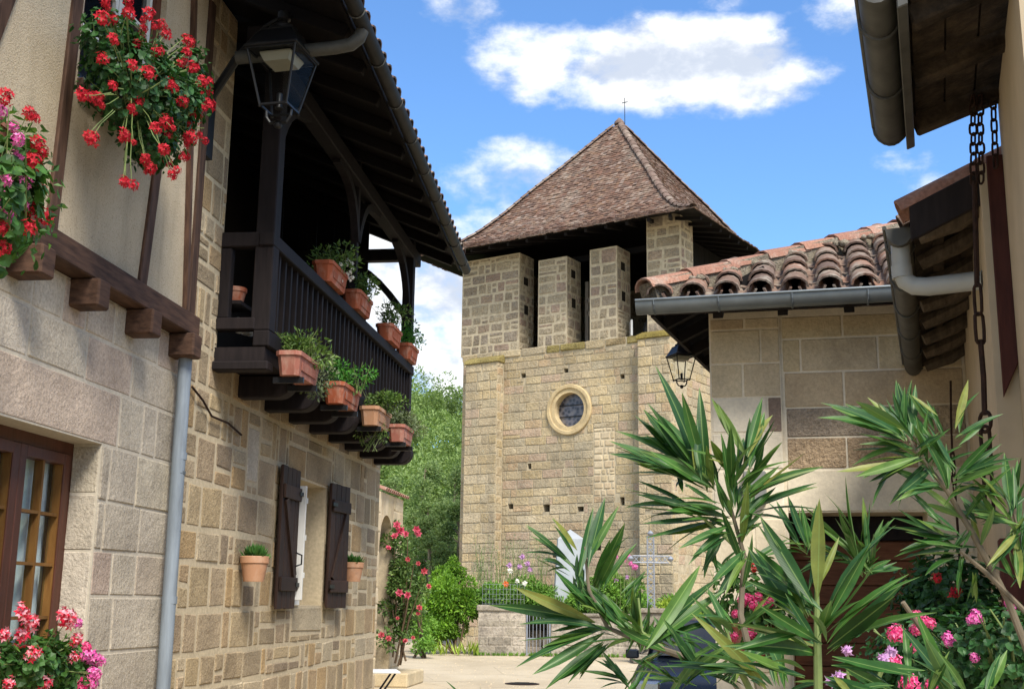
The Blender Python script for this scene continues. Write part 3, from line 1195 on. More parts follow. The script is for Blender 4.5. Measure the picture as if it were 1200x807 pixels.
# ================================================================== stone house with the balcony
def balcony_house():
    rng = random.Random(8)
    h = thing('balcony_house', L.P(4.5, 0, 0), 'warm rubble stone house with dark wooden balcony and deep eaves, second on the left', 'house')
    win = (4.24, 5.32, 1.53, 2.70)
    holes = [win]
    core = wall_core(L, 1.405, 7.70, 0, 3.42, .45, 'mortar', h, holes, 'wall')
    core2 = wall_core(L, 1.405, 2.03, 3.42, 6.2, .45, 'mortar', h, (), 'wall_pier')
    sillst = (4.3, 5.35, 1.27, 1.53)
    wl_ = [win, sillst, (4.04, 4.24, 1.53, 2.2), (3.92, 4.24, 2.2, 2.7), (3.98, 5.5, 2.7, 3.0), (5.32, 5.5, 1.53, 2.1), (5.32, 5.62, 2.1, 2.7), (2.86, 3.16, 2.52, 3.0)]
    rects = masonry(1.41, 7.70, 0, 3.42, (.22, .40), (.22, .54), rng, split=.42, holes=wl_)
    rects += [wl_[1], wl_[2], wl_[3], (3.98, 4.55, 2.7, 3.0), (4.55, 5.5, 2.7, 3.0), wl_[5], wl_[6]]
    lay_stones(L, rects, 'rubble', core, rng, 'bh', limit=262, gap=.013, proud=.007, rough=.005, jit=.02, bev=.010, recess=.004)
    lay_stones(L, [wl_[7]], 'ashlar', core, rng, 'bh2', gap=.011, proud=.007)
    r2 = masonry(1.41, 2.03, 3.42, 6.2, (.16, .30), (.2, .42), rng, split=.2)
    lay_stones(L, r2, 'rubble', core2, rng, 'bh2', limit=60, gap=.011, proud=.007, rough=.005, jit=.012, bev=.012)
    # end wall, back and the room walls round the porch
    E_ = Frame(L.P(7.70, 0, 0).x, L.P(7.70, 0, 0).y, -L.nx, -L.ny)
    m = MB().fbox(L, 1.5, 7.68, 0, 3.4, -6, -.46)
    m.build('house_body', 'mortar', h)
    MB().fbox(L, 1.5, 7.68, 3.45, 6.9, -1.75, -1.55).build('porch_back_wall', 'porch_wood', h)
    MB().fbox(L, 2.035, 2.06, 3.55, 6.1, -1.5, -.02).build('porch_side_wall', 'cream', h)
    # window: reveal, white casement frame
    w = MB()
    o0, o1 = -.40, -.34
    w.fbox(L, 4.242, 4.36, 1.53, 2.70, o0, o1).fbox(L, 5.05, 5.318, 1.53, 2.70, o0, o1).fbox(L, 4.36, 5.05, 2.63, 2.70, o0, o1).fbox(L, 4.36, 5.05, 1.53, 1.60, o0, o1)
    w.fbox(L, 4.75, 4.81, 1.60, 2.63, o0, o1 + .01)
    for v in (1.95, 2.29):
        w.fbox(L, 4.36, 4.75, v, v + .03, o0 + .01, o1).fbox(L, 4.81, 5.05, v, v + .03, o0 + .01, o1)
    wo = w.build('casement_window', 'white_paint', h)
    MB().fbox(L, 4.36, 4.75, 1.6, 2.63, o0 + .02, o0 + .024).build('pane', 'glass', wo)
    MB().fbox(L, 4.81, 5.05, 1.6, 2.63, o0 + .02, o0 + .024).build('pane', 'glass', wo)
    # a white inner leaf standing ajar by the left jamb, with its hinges
    w = MB().fbox(L, 4.208, 4.238, 1.58, 2.62, .005, .122)
    bevel(w.build('open_leaf', 'white_paint', wo), .004)
    for v in (1.78, 2.12, 2.46):
        MB().fbox(L, 4.238, 4.262, v, v + .05, .08, .127).build('hinge', 'white_paint', wo)
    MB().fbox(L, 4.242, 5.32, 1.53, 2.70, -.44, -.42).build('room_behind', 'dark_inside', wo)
    bevel(MB().fbox(L, 4.33, 4.5, 1.532, 1.60, -.2, .02).build('white_foot', 'white_paint', wo), .006)

    # shutters: planks, ledges and a diagonal brace
    def shutter(hu, ang, side):
        """hinged at u=hu, swung `ang` degrees off the wall; side -1 opens to the left"""
        ax = Vector((L.dx, L.dy, 0)) * side * math.cos(R(ang)) + Vector((L.nx, L.ny, 0)) * math.sin(R(ang))
        nr = Vector((0, 0, 1)).cross(ax)
        if nr.dot(Vector((L.nx, L.ny, 0))) < 0:
            nr = -nr
        base = L.P(hu, 0, .035)

        def Q(a, v, o):
            return base + ax * a + nr * o + Vector((0, 0, v))

        def bx(a0, a1, v0, v1, t0, t1):
            return MB().hexa([Q(a0, v0, t1), Q(a1, v0, t1), Q(a1, v0, t0), Q(a0, v0, t0), Q(a0, v1, t1), Q(a1, v1, t1), Q(a1, v1, t0), Q(a0, v1, t0)])
        root = None
        n = 4
        wd = .56 / n
        s = MB()
        s.hexa([Q(.005, 1.52, .004), Q(.555, 1.52, .004), Q(.555, 1.52, 0), Q(.005, 1.52, 0), Q(.005, 2.75, .004), Q(.555, 2.75, .004), Q(.555, 2.75, 0), Q(.005, 2.75, 0)])
        root = s.build('shutter', 'shutter', h)
        for i in range(n):
            d = rng.uniform(0, .008)
            bevel(bx(i * wd + .003, (i + 1) * wd - .003, 1.50 + d, 2.76 - d, .005, .03).build('plank', 'shutter', root), .004)
        for v in (1.66, 2.47):
            bevel(bx(.02, .54, v, v + .12, .031, .055).build('ledge', 'shutter', root), .004)
        a, b_ = Q(.10, 1.79, .042), Q(.46, 2.46, .042)
        MB().beam(a, b_, .085, .02, up=nr).build('brace', 'shutter', root)
        for v in (1.70, 2.52):
            bx(-.03, .10, v, v + .035, .056, .064).build('strap_hinge', 'iron', root)
        return root
    shutter(4.20, 1, -1)
    shutter(5.31, 5, 1)
    m = MB().tube([L.P(4.05, 2.0, .1), L.P(4.1, 1.98, .14), L.P(4.1, 1.9, .14), L.P(4.05, 1.88, .1)], .008, 6)
    m.build('shutter_catch', 'iron', h)

    # ---- balcony: floor beams on rounded corbels, posts, rail and balusters
    bal = MB().fbox(L, 1.99, 7.45, 3.36, 3.47, -1.5, .40)
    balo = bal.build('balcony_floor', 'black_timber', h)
    for k in range(8):
        u = 2.62 + k * .68
        prof = [(-.3, 3.355), (.44, 3.355), (.46, 3.32)]
        for t in range(8):
            a = t / 7 * math.pi * .5
            prof.append((.32 + .14 * math.cos(a), 3.315 - .14 * math.sin(a)))
        prof += [(-.3, 3.175)]
        poly = [L.P(u - .075, v, o) for o, v in prof]
        m = MB().prism(poly, Vector((L.dx, L.dy, 0)) * .16)
        bevel(m.build('corbel', 'black_timber', balo), .01)
    bevel(MB().fbox(L, 1.98, 7.47, 3.473, 3.60, .30, .43).build('edge_beam', 'black_timber', balo), .01)
    bevel(MB().fbox(L, 1.95, 2.09, 3.285, 3.355, -.02, .44).build('end_beam', 'black_timber', balo), .01)
    bevel(MB().fbox(L, 1.965, 7.47, 4.27, 4.38, .31, .43).build('rail', 'black_timber', balo), .008)
    bevel(MB().fbox(L, 1.975, 2.08, 4.265, 4.385, .0, .31).build('end_rail', 'black_timber', balo), .008)
    bevel(MB().fbox(L, 1.975, 2.08, 3.605, 3.70, .0, .31).build('end_rail', 'black_timber', balo), .008)
    bevel(MB().fbox(L, 1.99, 2.07, 3.70, 4.265, .0, .09).build('wall_post', 'black_timber', balo), .008)
    n = 33
    for i in range(n):
        u = 2.28 + (7.28 - 2.28) * i / (n - 1)
        o = .37
        MB().fbox(L, u - .019, u + .019, 3.60, 4.27, o - .019, o + .019).build('baluster', 'black_timber', balo)
    for u, top, wdt in ((2.06, 6.0, .15), (7.38, 6.0, .13)):
        o = .35
        bevel(MB().fbox(L, u - wdt / 2, u + wdt / 2, 3.60, top, o - wdt / 2, o + wdt / 2).build('post', 'black_timber', balo), .008)
    bevel(MB().fbox(L, 4.72, 4.80, 3.60, 6.0, .29, .37).build('post', 'black_timber', balo), .006)

    def arch_brace(p0, p1, bulge, w=.07):
        pts = []
        for i in range(9):
            t = i / 8
            p = p0.lerp(p1, t) + bulge * math.sin(math.pi * t)
            pts.append(p)
        m = MB()
        for i in range(8):
            m.beam(pts[i], pts[i + 1] + (pts[i + 1] - pts[i]) * .06, w, w * 1.1)
        return m
    for u, s in ((7.38, -1), (2.06, 1), (4.76, 1), (4.76, -1)):
        p0 = L.P(u, 4.95 if u != 4.76 else 5.15, .35)
        p1 = L.P(u + s * .85, 5.72, .35)
        arch_brace(p0, p1, Vector((L.dx, L.dy, 0)) * s * -.12 + Vector((0, 0, .16)), .075).build('curved_brace', 'black_timber', balo)
    arch_brace(L.P(7.38, 4.95, .35), L.P(7.38, 5.80, -.75), Vector((-L.nx, -L.ny, 0)) * -.05 + Vector((0, 0, .16)), .075).build('curved_brace', 'black_timber', balo)
    bevel(MB().fbox(L, 1.5, 7.75, 5.72, 5.88, .28, .42).build('wall_plate', 'black_timber', balo), .008)
    bevel(MB().fbox(L, 7.32, 7.44, 5.70, 5.85, -1.5, .28).build('tie_beam', 'black_timber', balo), .008)
    for k in range(6):
        a = -1.53 + k * .225
        MB().fbox(L, 7.40 + (k % 2) * .006, 7.43, 3.48, 6.7, a, a + .22).build('end_board', 'porch_wood', h)
    # far end of the porch: rail and balusters across
    bevel(MB().fbox(L, 7.34, 7.44, 4.27, 4.38, -1.5, .28).build('end_rail', 'black_timber', balo), .008)

    # ---- roof: boards and rafters below, canal tiles on top
    def eo(u):
        return 1.18 - .04 * (u - .9)
    P = L.P
    zs = .42                                     # slope

    def rp(u, o, dz=0.0):
        return P(u, 5.80 + (eo(u) - .05 - o) * zs + dz, o)
    m = MB()
    u0, u1 = .70, 7.95
    m.hexa([rp(u0, eo(u0) - .02), rp(u1, eo(u1) - .02), rp(u1, -3.2), rp(u0, -3.2),
            rp(u0, eo(u0) - .02, .05), rp(u1, eo(u1) - .02, .05), rp(u1, -3.2, .05), rp(u0, -3.2, .05)])
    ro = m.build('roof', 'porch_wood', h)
    k = 0
    u = u0 + .12
    while u < u1:
        a, b_ = rp(u, eo(u) - .06, -.055), rp(u, -1.6, -.055)
        bevel(MB().beam(a, b_, .08, .10).build('rafter', 'porch_wood', ro), .006)
        u += .62
    m = MB().hexa([rp(u0, eo(u0) + .0, -.06), rp(u1, eo(u1) + .0, -.06), rp(u1, eo(u1) - .03, -.06), rp(u0, eo(u0) - .03, -.06),
                   rp(u0, eo(u0) + .0, .07), rp(u1, eo(u1) + .0, .07), rp(u1, eo(u1) - .03, .07), rp(u0, eo(u0) - .03, .07)])
    m.build('fascia', 'porch_wood', ro)
    # gutter: half round trough with straps
    gpts, n = [], 9
    m = MB()
    ga, gb = P(u0, 5.77, eo(u0) + .07), P(u1 + .02, 5.745, eo(u1) + .07)
    nv = Vector((L.nx, L.ny, 0))
    for i, p in enumerate((ga, gb)):
        for j in range(n + 1):
            a = math.pi * j / n
            m.v.append(p + nv * (-.060 * math.cos(a)) + Vector((0, 0, -.070 * math.sin(a))))
        for j in range(n + 1):
            a = math.pi * (n - j) / n
            m.v.append(p + nv * (-.056 * math.cos(a)) + Vector((0, 0, .003 - .066 * math.sin(a))))
    c = 2 * (n + 1)
    for j in range(c):
        m.f.append((j, (j + 1) % c, c + (j + 1) % c, c + j))
    m.f.append(tuple(range(n + 1)))
    m.f.append(tuple(reversed(range(c, c + n + 1))))
    go = m.build('gutter', 'gutter_dark', ro, smooth=True)
    for i in range(9):
        t = (i + .5) / 9
        p = ga.lerp(gb, t)
        s = MB()
        pts = [p + nv * (-.064 * math.cos(math.pi * j / 8)) + Vector((0, 0, -.074 * math.sin(math.pi * j / 8))) for j in range(9)]
        s.tube(pts, .007, 5).build('strap', 'zinc_dark', go)
    # spout elbow from the gutter back to the wall
    q = ga.lerp(gb, .085)
    m = MB().tube([q + Vector((0, 0, -.06)), q + Vector((0, 0, -.12)) - nv * .02, q + Vector((0, 0, -.17)) - nv * .08, q + Vector((0, 0, -.19)) - nv * .2,
                   q + Vector((0, 0, -.24)) - nv * .95], .05, 12)
    m.build('gutter_spout', 'zinc_dark', ro, smooth=True)
    # cover tile ends along the eave
    k = 0
    u = u0 + .1
    tm = tile_mesh()
    while u < u1 - .05:
        for row in range(2):
            o = eo(u) + .06 - row * .34
            p = rp(u, o, .125 + row * .012)
            up = (rp(u, o - .5) - rp(u, o)).normalized()
            inst('roof_tile', tm, ro, tile_mat(p, up, rng, 1.0))
        u += .23
    MB().hexa([rp(u0, eo(u0) - .35, .055), rp(u1, eo(u1) - .35, .055), rp(u1, -3.2, .055), rp(u0, -3.2, .055),
               rp(u0, eo(u0) - .35, .11), rp(u1, eo(u1) - .35, .11), rp(u1, -3.2, .11), rp(u0, -3.2, .11)]).build('tile_bed', 'canal_tile', ro)
    return h


_tile = {}


def tile_mesh(mat='canal_tile', r=.085, taper=.78, length=.46, arc=1.0):
    """one curved half-pipe tile, open side down, long axis +y, wide end at y=0"""
    key = (mat, r, taper, length, arc)
    if key in _tile:
        return _tile[key]
    n, th = 7, .016
    V, F = [], []
    for j in range(2):
        rr = r * (1 if j == 0 else taper)
        y = j * length
        for i in range(n):
            a = math.pi * (i / (n - 1))
            V.append((-rr * math.cos(a), y, rr * .8 * math.sin(a) * arc))
        for i in range(n):
            a = math.pi * (i / (n - 1))
            V.append((-(rr - th) * math.cos(a), y, (rr - th) * .8 * math.sin(a) * arc))
    for i in range(n - 1):
        F.append((i, i + 1, 2 * n + i + 1, 2 * n + i))
        F.append((n + i + 1, n + i, 3 * n + i, 3 * n + i + 1))
        F.append((i, n + i, n + i + 1, i + 1))
    F.append((0, 2 * n, 3 * n, n))
    F.append((n - 1, 2 * n - 1, 4 * n - 1, 3 * n - 1))
    me = bpy.data.meshes.new('curved_tile')
    me.from_pydata(V, [], F)
    me.materials.append(M[mat])
    me.polygons.foreach_set('use_smooth', [True] * len(me.polygons))
    me.set_sharp_from_angle(angle=R(50))
    _tile[key] = me
    return me


def tile_mat(p, up, rng, s=1.0, flip=False, wob=.03):
    up = up.normalized()
    x = up.cross(Vector((0, 0, 1))).normalized()
    z = x.cross(up).normalized()
    m = Matrix((x, up, z)).transposed().to_4x4()
    if flip:
        m = m @ Matrix.Rotation(math.pi, 4, 'Y')
    m = m @ Matrix.Rotation(rng.uniform(-wob, wob), 4, 'Z') @ Matrix.Rotation(rng.uniform(-wob, wob) * .6, 4, 'Y')
    return Matrix.Translation(p) @ m @ Matrix.Scale(s * rng.uniform(.97, 1.03), 4)


balcony_house()


# ================================================================== church tower
def uvT(px, py, o=0.0):
    p = on_plane(T, px, py, o)
    return ((p.x - T.x) * T.dx + (p.y - T.y) * T.dy, p.z)


def church_tower():
    rng = random.Random(4)
    t = thing('church_tower', T.P(-TW / 2, 0, -TW / 2), 'square stone church tower with open belfry and steep brown tiled pyramid roof', 'tower')
    LEDGE = 10.5
    oc_u, oc_v, oc_r = -4.08, 8.14, .60
    holes = []
    for px, py in ((663, 434), (613, 440), (620, 546), (640, 595), (680, 596), (598, 593), (729, 441), (729, 587), (700, 640), (650, 650)):
        u, v = uvT(px, py)
        a, b_ = rng.uniform(.07, .14), rng.uniform(.07, .14)
        holes.append((u - a, u + a, v - b_, v + b_))
    och = (oc_u - .62, oc_u + .62, oc_v - .62, oc_v + .62)
    core = wall_core(T, -TW, 0, 0, LEDGE, .9, 'tower_joint', t, holes + [och], 'front_wall', front=-.02)
    ringhole = []
    for k in range(-4, 5):            # clear the stones round the oculus in steps, so they follow the ring
        v0 = oc_v + k * .2 - .1
        hw = math.sqrt(max(0, .86 ** 2 - min(abs(v0 - oc_v), abs(v0 + .2 - oc_v)) ** 2)) if abs(k) < 4 else .35
        ringhole.append((oc_u - hw, oc_u + hw, v0, v0 + .2))
    patch = (-3.12, -2.30, 5.1, 7.42)
    bL = (-8.25, -6.85)
    bR = (-1.2, 0.0)
    blocked = holes + ringhole + [patch, (bL[0], bL[1], 0, 10.3), (bR[0], bR[1], 0, 10.3)]
    rects = masonry(-TW, 0, 0, LEDGE - .28, (.27, .35), (.45, 1.0), rng, split=.05, holes=blocked, minw=.1)
    lay_stones(T, rects, 'tower', core, rng, 'tower_front', limit=290, gap=.007, proud=.005, rough=.009, jit=.022, depth=.12, bev=.014, recess=.02, floor=-.012)
    pr = masonry(patch[0], patch[1], patch[2], patch[3], (.2, .3), (.22, .42), rng, split=.2, minw=.06)
    MB().fbox(T, patch[0], patch[1], patch[2], patch[3], -.06, -.018).build('patch_mortar', 'mortar', core)
    lay_stones(T, pr, 'limestone', core, rng, 'tower_patch', limit=60, gap=.022, proud=.006, rough=.01, jit=.04, depth=.08, bev=.02)
    lr = masonry(-TW - .05, .05, LEDGE - .28, LEDGE + .02, (.29, .31), (.5, 1.1), rng)
    lay_stones(T, lr, 'tower', core, rng, 'tower_ledge', limit=40, pick=lambda r, g: M['moss'] if g.random() < .4 else M['tower'], name='ledge_stone', gap=.014, proud=.06, rough=.03, jit=.04, depth=.4, bev=.04)
    MB().fbox(T, -TW, 0, LEDGE - .35, LEDGE - .02, -.85, 0.0).build('ledge_bed', 'tower_joint', core)
    # oculus: two ochre rings and leaded glass
    def ring(r0, r1, o0, o1, name, mat, n=40):
        m = MB()
        for i in range(n):
            a = 2 * math.pi * i / n
            for r_, o_ in ((r0, o0), (r0, o1), (r1, o1), (r1, o0)):
                m.v.append(T.P(oc_u + r_ * math.cos(a), oc_v + r_ * math.sin(a), o_))
        for i in range(n):
            j = (i + 1) % n
            for k in range(4):
                l = (k + 1) % 4
                m.f.append((4 * i + k, 4 * i + l, 4 * j + l, 4 * j + k))
        o = m.build(name, mat, core)
        smooth_by_angle(o, 30)
        return o
    ring(.60, .76, -.5, .03, 'oculus_ring', 'ochre')
    bevel(ring(.745, .90, -.4, .085, 'oculus_moulding', 'ochre'), .03, 2)
    m = MB()
    n = 40
    m.v = [T.P(oc_u + .62 * math.cos(2 * math.pi * i / n), oc_v + .62 * math.sin(2 * math.pi * i / n), -.30) for i in range(n)]
    m.f = [tuple(range(n))]
    gl = mesh_obj('oculus_glass', m.v, m.f, leaded_glass(), core)
    for k in (-.2, .2):
        hw = math.sqrt(.6 ** 2 - k * k)
        MB().fbox(T, oc_u - hw, oc_u + hw, oc_v + k - .015, oc_v + k + .015, -.29, -.26).build('glazing_rod', 'iron', gl)
    # buttresses
    for (a, b_), top in ((bL, 10.05), (bR, 10.25)):
        o = .42
        m = MB().fbox(T, a, b_, 0, top, -.02, o - .02)
        bo = m.build('buttress', 'tower_joint', t)
        rr = masonry(a, b_, 0, top, (.29, .37), (.42, .8), rng, split=.04, minw=.12)
        fr = Frame(T.P(0, 0, o).x, T.P(0, 0, o).y, T.dx, T.dy)
        lay_stones(fr, rr, 'tower', bo, rng, 'butt%.1f' % a, limit=140, gap=.007, proud=.008, rough=.010, jit=.024, depth=.1, bev=.016, recess=.02, floor=-.010)
        p = T.P(b_, 0, o)
        sf = Frame(p.x, p.y, TR.dx, TR.dy)
        rr = masonry(0, o - .01, 0, top, (.29, .37), (.2, .42), rng)
        lay_stones(sf, rr, 'tower', bo, rng, 'butts%.1f' % a, limit=40, gap=.012, proud=.012, rough=.012, jit=.02, depth=.06, bev=.03)
        p = T.P(a, 0, 0)
        sf = Frame(p.x, p.y, -TR.dx, -TR.dy)
        m = MB()
        m.hexa([T.P(a - .05, top, o + .07), T.P(b_ + .05, top, o + .07), T.P(b_ + .05, top, -.03), T.P(a - .05, top, -.03),
                T.P(a - .05, top + .14, o + .03), T.P(b_ + .05, top + .14, o + .03), T.P(b_ + .05, top + .34, -.03), T.P(a - .05, top + .34, -.03)])
        bevel(m.build('weathering', 'moss', bo), .03, 2)
    # right side and the plain rear walls
    core2 = wall_core(TR, 0.0, TW, 0, LEDGE, .9, 'tower_joint', t, (), 'side_wall', front=-.02)
    rects = masonry(0, TW, 0, LEDGE - .02, (.27, .35), (.45, 1.0), rng, split=.05, minw=.1)
    lay_stones(TR, rects, 'tower', core2, rng, 'tower_side', limit=120, gap=.007, proud=.005, rough=.009, jit=.022, depth=.12, bev=.014, recess=.02, floor=-.012)
    MB().fbox(T, -TW, -.9, 0, LEDGE, -TW, -TW + .9).build('rear_wall', 'tower', t)
    MB().fbox(T, -TW, -TW + .9, 0, LEDGE, -TW + .9, -.92).build('left_wall', 'tower', t)
    MB().fbox(T, -TW + .2, -.2, LEDGE - .6, LEDGE - .4, -TW + .2, -.3).build('belfry_floor', 'porch_wood', t)

    # belfry piers
    def pier(u0, u1, d, top, key):
        m = MB().fbox(T, u0, u1, LEDGE - .04, top, -d, .0)
        po = m.build('belfry_pier', 'belfry_joint', t)
        rr = masonry(u0, u1, LEDGE, top - .02, (.28, .46), (.34, .85), rng, split=.22, minw=.1)
        lay_stones(T, rr, 'belfry', po, rng, key, limit=75, gap=.018, proud=.012, rough=.02, jit=.05, depth=.1, bev=.035)
        p = T.P(u1, 0, 0)
        sf = Frame(p.x, p.y, TR.dx, TR.dy)
        rr = masonry(0.02, d, LEDGE, top - .02, (.26, .42), (.28, .6), rng, split=.15, minw=.09)
        hh = [] if top > 14.4 else [(d * .35, d * .62, 11.9, 12.25), (d * .3, d * .6, 13.0, 13.3)]
        for q in hh:
            nx = []
            for r_ in rr:
                nx += rect_minus(r_, q)
            rr = [r_ for r_ in nx if r_[1] - r_[0] > .08 and r_[3] - r_[2] > .08]
        lay_stones(sf, rr, 'belfry', po, rng, key + 's', limit=40, gap=.018, proud=.012, rough=.02, jit=.04, depth=.1, bev=.035)
        for q in hh:
            MB().fbox(sf, q[0], q[1], q[2], q[3], -.05, .004).build('beam_hole', 'dark_inside', po)
        # rough top
        return po
    pier(-8.78, -6.22, 1.0, 14.15, 'p1')
    pier(-5.40, -4.20, 1.0, 13.72, 'p2')
    pier(-3.26, -2.18, 1.0, 13.80, 'p3')
    pier(-1.02, .26, 1.0, 14.7, 'p4')
    # rear and side piers (far side) and boarding that closes the bell chamber
    MB().fbox(T, -TW, -.2, LEDGE, 14.5, -TW, -TW + .5).build('rear_belfry_wall', 'belfry', t)
    MB().fbox(T, -TW, -TW + .5, LEDGE, 14.5, -TW + .5, -1.1).build('left_belfry_wall', 'belfry', t)
    for k in range(16):
        a = 1.15 + k * .46
        MB().fbox(TR, a, a + .44, LEDGE, 14.5, -.66 - (k % 2) * .02, -.60).build('chamber_board', 'porch_wood', t)
    # bell frame timbers seen through the openings
    for a, b_ in (((-4.0, 10.5), (-4.0, 13.0)), ((-4.05, 11.9), (-3.2, 11.2)), ((-3.7, 10.5), (-3.1, 11.1)), ((-4.0, 12.2), (-3.2, 13.0))):
        bevel(MB().beam(T.P(a[0], a[1], -1.15), T.P(b_[0], b_[1], -1.15), .14, .14, up=(T.nx, T.ny, 0)).build('bell_frame_beam', 'old_wood', t), .01)
    MB().beam(T.P(-6, 13.9, -1.2), T.P(-.5, 13.9, -1.2), .2, .22).build('bell_frame_beam', 'porch_wood', t)
    m = MB().lathe(T.P(-1.55, 10.62, -1.4), [(.46, 0), (.44, .06), (.36, .2), (.29, .42), (.25, .62), (.15, .74), (.05, .8)], 20)
    m.build('bell', 'chrome', t, smooth=True)
    m = MB().beam(T.P(-1.9, 10.60, -.5), T.P(-1.9, 11.15, -.5), .5, .06)
    m.build('white_horn', 'white_paint', t)

    # roof: bellcast pyramid
    PROF = [(5.70, 14.20), (5.15, 14.42), (4.55, 14.78), (3.94, 15.34), (3.3, 16.1), (2.6, 17.05), (1.6, 18.3), (.8, 19.35), (0.0, 20.4)]
    ctr = T.P(-TW / 2, 0, -TW / 2)
    A = Vector((T.dx, T.dy, 0))
    B = Vector((T.nx, T.ny, 0))
    faces = [(B, A), (A, -B), (-B, -A), (-A, B)]

    def C_(r, z, dn, da, off=0.0):
        return Vector((ctr.x, ctr.y, 0)) + dn * r + da * off + Vector((0, 0, z))
    m = MB()
    for dn, da in faces:
        for i in range(len(PROF) - 1):
            (r0, z0), (r1, z1) = PROF[i], PROF[i + 1]
            m.add([C_(r0, z0, dn, da, -r0), C_(r0, z0, dn, da, r0), C_(r1, z1, dn, da, r1), C_(r1, z1, dn, da, -r1)], [(0, 1, 2, 3)])
    ro = m.build('roof', 'flat_tile', t)
    s = MB()
    r0, z0 = PROF[0]
    for dn, da in faces:
        a = [C_(r0 - .01, z0 - .012, dn, da, -r0 + .01), C_(r0 - .01, z0 - .012, dn, da, r0 - .01),
             C_(3.2, z0 + .75, dn, da, 3.2), C_(3.2, z0 + .75, dn, da, -3.2)]
        s.add(a, [(3, 2, 1, 0)])
    s.add([C_(3.2, z0 + .75, B, A, -3.2), C_(3.2, z0 + .75, B, A, 3.2), C_(3.2, z0 + .75, -B, A, 3.2), C_(3.2, z0 + .75, -B, A, -3.2)], [(0, 1, 2, 3)])
    mesh_obj('roof_soffit', s.v, s.f, 'porch_wood', ro)
    for dn, da in faces[:2]:
        for k in range(13):
            x = -4.8 + k * .8
            a = C_(5.58, 14.11, dn, da, x)
            b_ = C_(3.6, 14.64, dn, da, x * .82)
            MB().beam(a, b_, .10, .12).build('rafter_end', 'porch_wood', ro)
    # flat tiles in rows
    L_ = [0]
    for i in range(len(PROF) - 1):
        L_.append(L_[-1] + math.dist(PROF[i], PROF[i + 1]))

    def prof(sv):
        sv = max(0, min(sv, L_[-1] - 1e-4))
        for i in range(len(PROF) - 1):
            if sv <= L_[i + 1]:
                f = (sv - L_[i]) / (L_[i + 1] - L_[i])
                return (PROF[i][0] * (1 - f) + PROF[i + 1][0] * f, PROF[i][1] * (1 - f) + PROF[i + 1][1] * f)
    for fi, (dn, da) in enumerate(faces):
        tb = MB()
        sv = -.06
        row = 0
        while sv < L_[-1] - .15:
            r_a, z_a = prof(sv) if sv > 0 else (PROF[0][0] + .05, PROF[0][1] - .035)
            r_b, z_b = prof(sv + .26)
            sl = Vector((r_b - r_a, z_b - z_a))
            nr = dn * sl.y + Vector((0, 0, -sl.x))
            nr.normalize()
            x = -r_a - .08 + (row % 2) * .08
            while x < r_a + .02:
                w = .16
                lift = rng.uniform(.025, .055)
                xa, xb = max(x + .006, -r_a), min(x + w - .006, r_a)
                if xb - xa > .05:
                    dx = rng.uniform(-.01, .01)
                    ca, cb = C_(r_a, z_a + dx, dn, da, xa) + nr * lift, C_(r_a, z_a + dx, dn, da, xb) + nr * (lift + rng.uniform(-.008, .008))
                    lim = r_b
                    cc, cd = C_(r_b, z_b, dn, da, max(-lim, min(lim, xb))) + nr * .006, C_(r_b, z_b, dn, da, max(-lim, min(lim, xa))) + nr * .006
                    k = len(tb.v)
                    tb.v += [ca, cb, cc, cd, ca - nr * .03, cb - nr * .03]
                    tb.f += [(k, k + 1, k + 2, k + 3), (k + 4, k + 5, k + 1, k), (k, k + 3, k + 4), (k + 1, k + 5, k + 2)]
                x += w
            sv += .14
            row += 1
        o = mesh_obj('flat_tiles', tb.v, tb.f, 'flat_tile', ro)
        tag(o, kind='stuff')
    # hip tiles
    hm = tile_mesh('hip_tile', r=.16, taper=.8, length=.42, arc=.8)
    for dn, da in faces:
        for sg in (1,):
            sv = .0
            while sv < L_[-1] - .3:
                r_a, z_a = prof(sv)
                r_b, z_b = prof(sv + .3)
                pa, pb = C_(r_a, z_a, dn, da, r_a), C_(r_b, z_b, dn, da, r_b)
                inst('hip_tile', hm, ro, tile_mat(pa + Vector((0, 0, .05)), pb - pa, rng, 1.0))
                sv += .33
    bevel(MB().lathe(C_(0, 20.3, B, A), [(.22, 0), (.2, .12), (.1, .22), (.03, .3)], 10).build('finial_cap', 'hip_tile', ro), .02)
    cp = C_(0, 20.4, B, A, .25)
    cm = MB().tube([cp + Vector((0, 0, -.3)), cp + Vector((0, 0, 1.0))], .015, 6)
    cm.beam(cp + A * -.13 + Vector((0, 0, .8)), cp + A * .13 + Vector((0, 0, .8)), .025, .025)
    cm.build('roof_cross', 'iron', ro)
    return t


def leaded_glass():
    t = NT('leaded_glass')
    br = t.new('ShaderNodeTexVoronoi')
    br.inputs['Scale'].default_value = 7
    t.l.new(t.pos(), br.inputs['Vector'])
    c = t.ramp(br.outputs['Distance'], [srgb('#2B2B30'), srgb('#55535A'), srgb('#6E6A6C')], pos=[.2, .5, .8])
    t.col(c)
    return t.set(.25, .5)


church_tower()


# ================================================================== small outbuilding
def half_round(m, a, b, r, drop, side, n=9, th=.004):
    """half-round gutter from a to b; `side` is the horizontal outward vector"""
    for p in (a, b):
        for j in range(n + 1):
            t = math.pi * j / n
            m.v.append(p + side * (-r * math.cos(t)) + Vector((0, 0, -drop * math.sin(t))))
        for j in range(n + 1):
            t = math.pi * (n - j) / n
            m.v.append(p + side * (-(r - th) * math.cos(t)) + Vector((0, 0, th - (drop - th) * math.sin(t))))
    k0 = len(m.v) - 4 * (n + 1)
    c = 2 * (n + 1)
    for j in range(c):
        m.f.append((k0 + j, k0 + (j + 1) % c, k0 + c + (j + 1) % c, k0 + c + j))
    m.f.append(tuple(k0 + i for i in range(n + 1)))
    m.f.append(tuple(k0 + c + i for i in reversed(range(n + 1))))
    return m


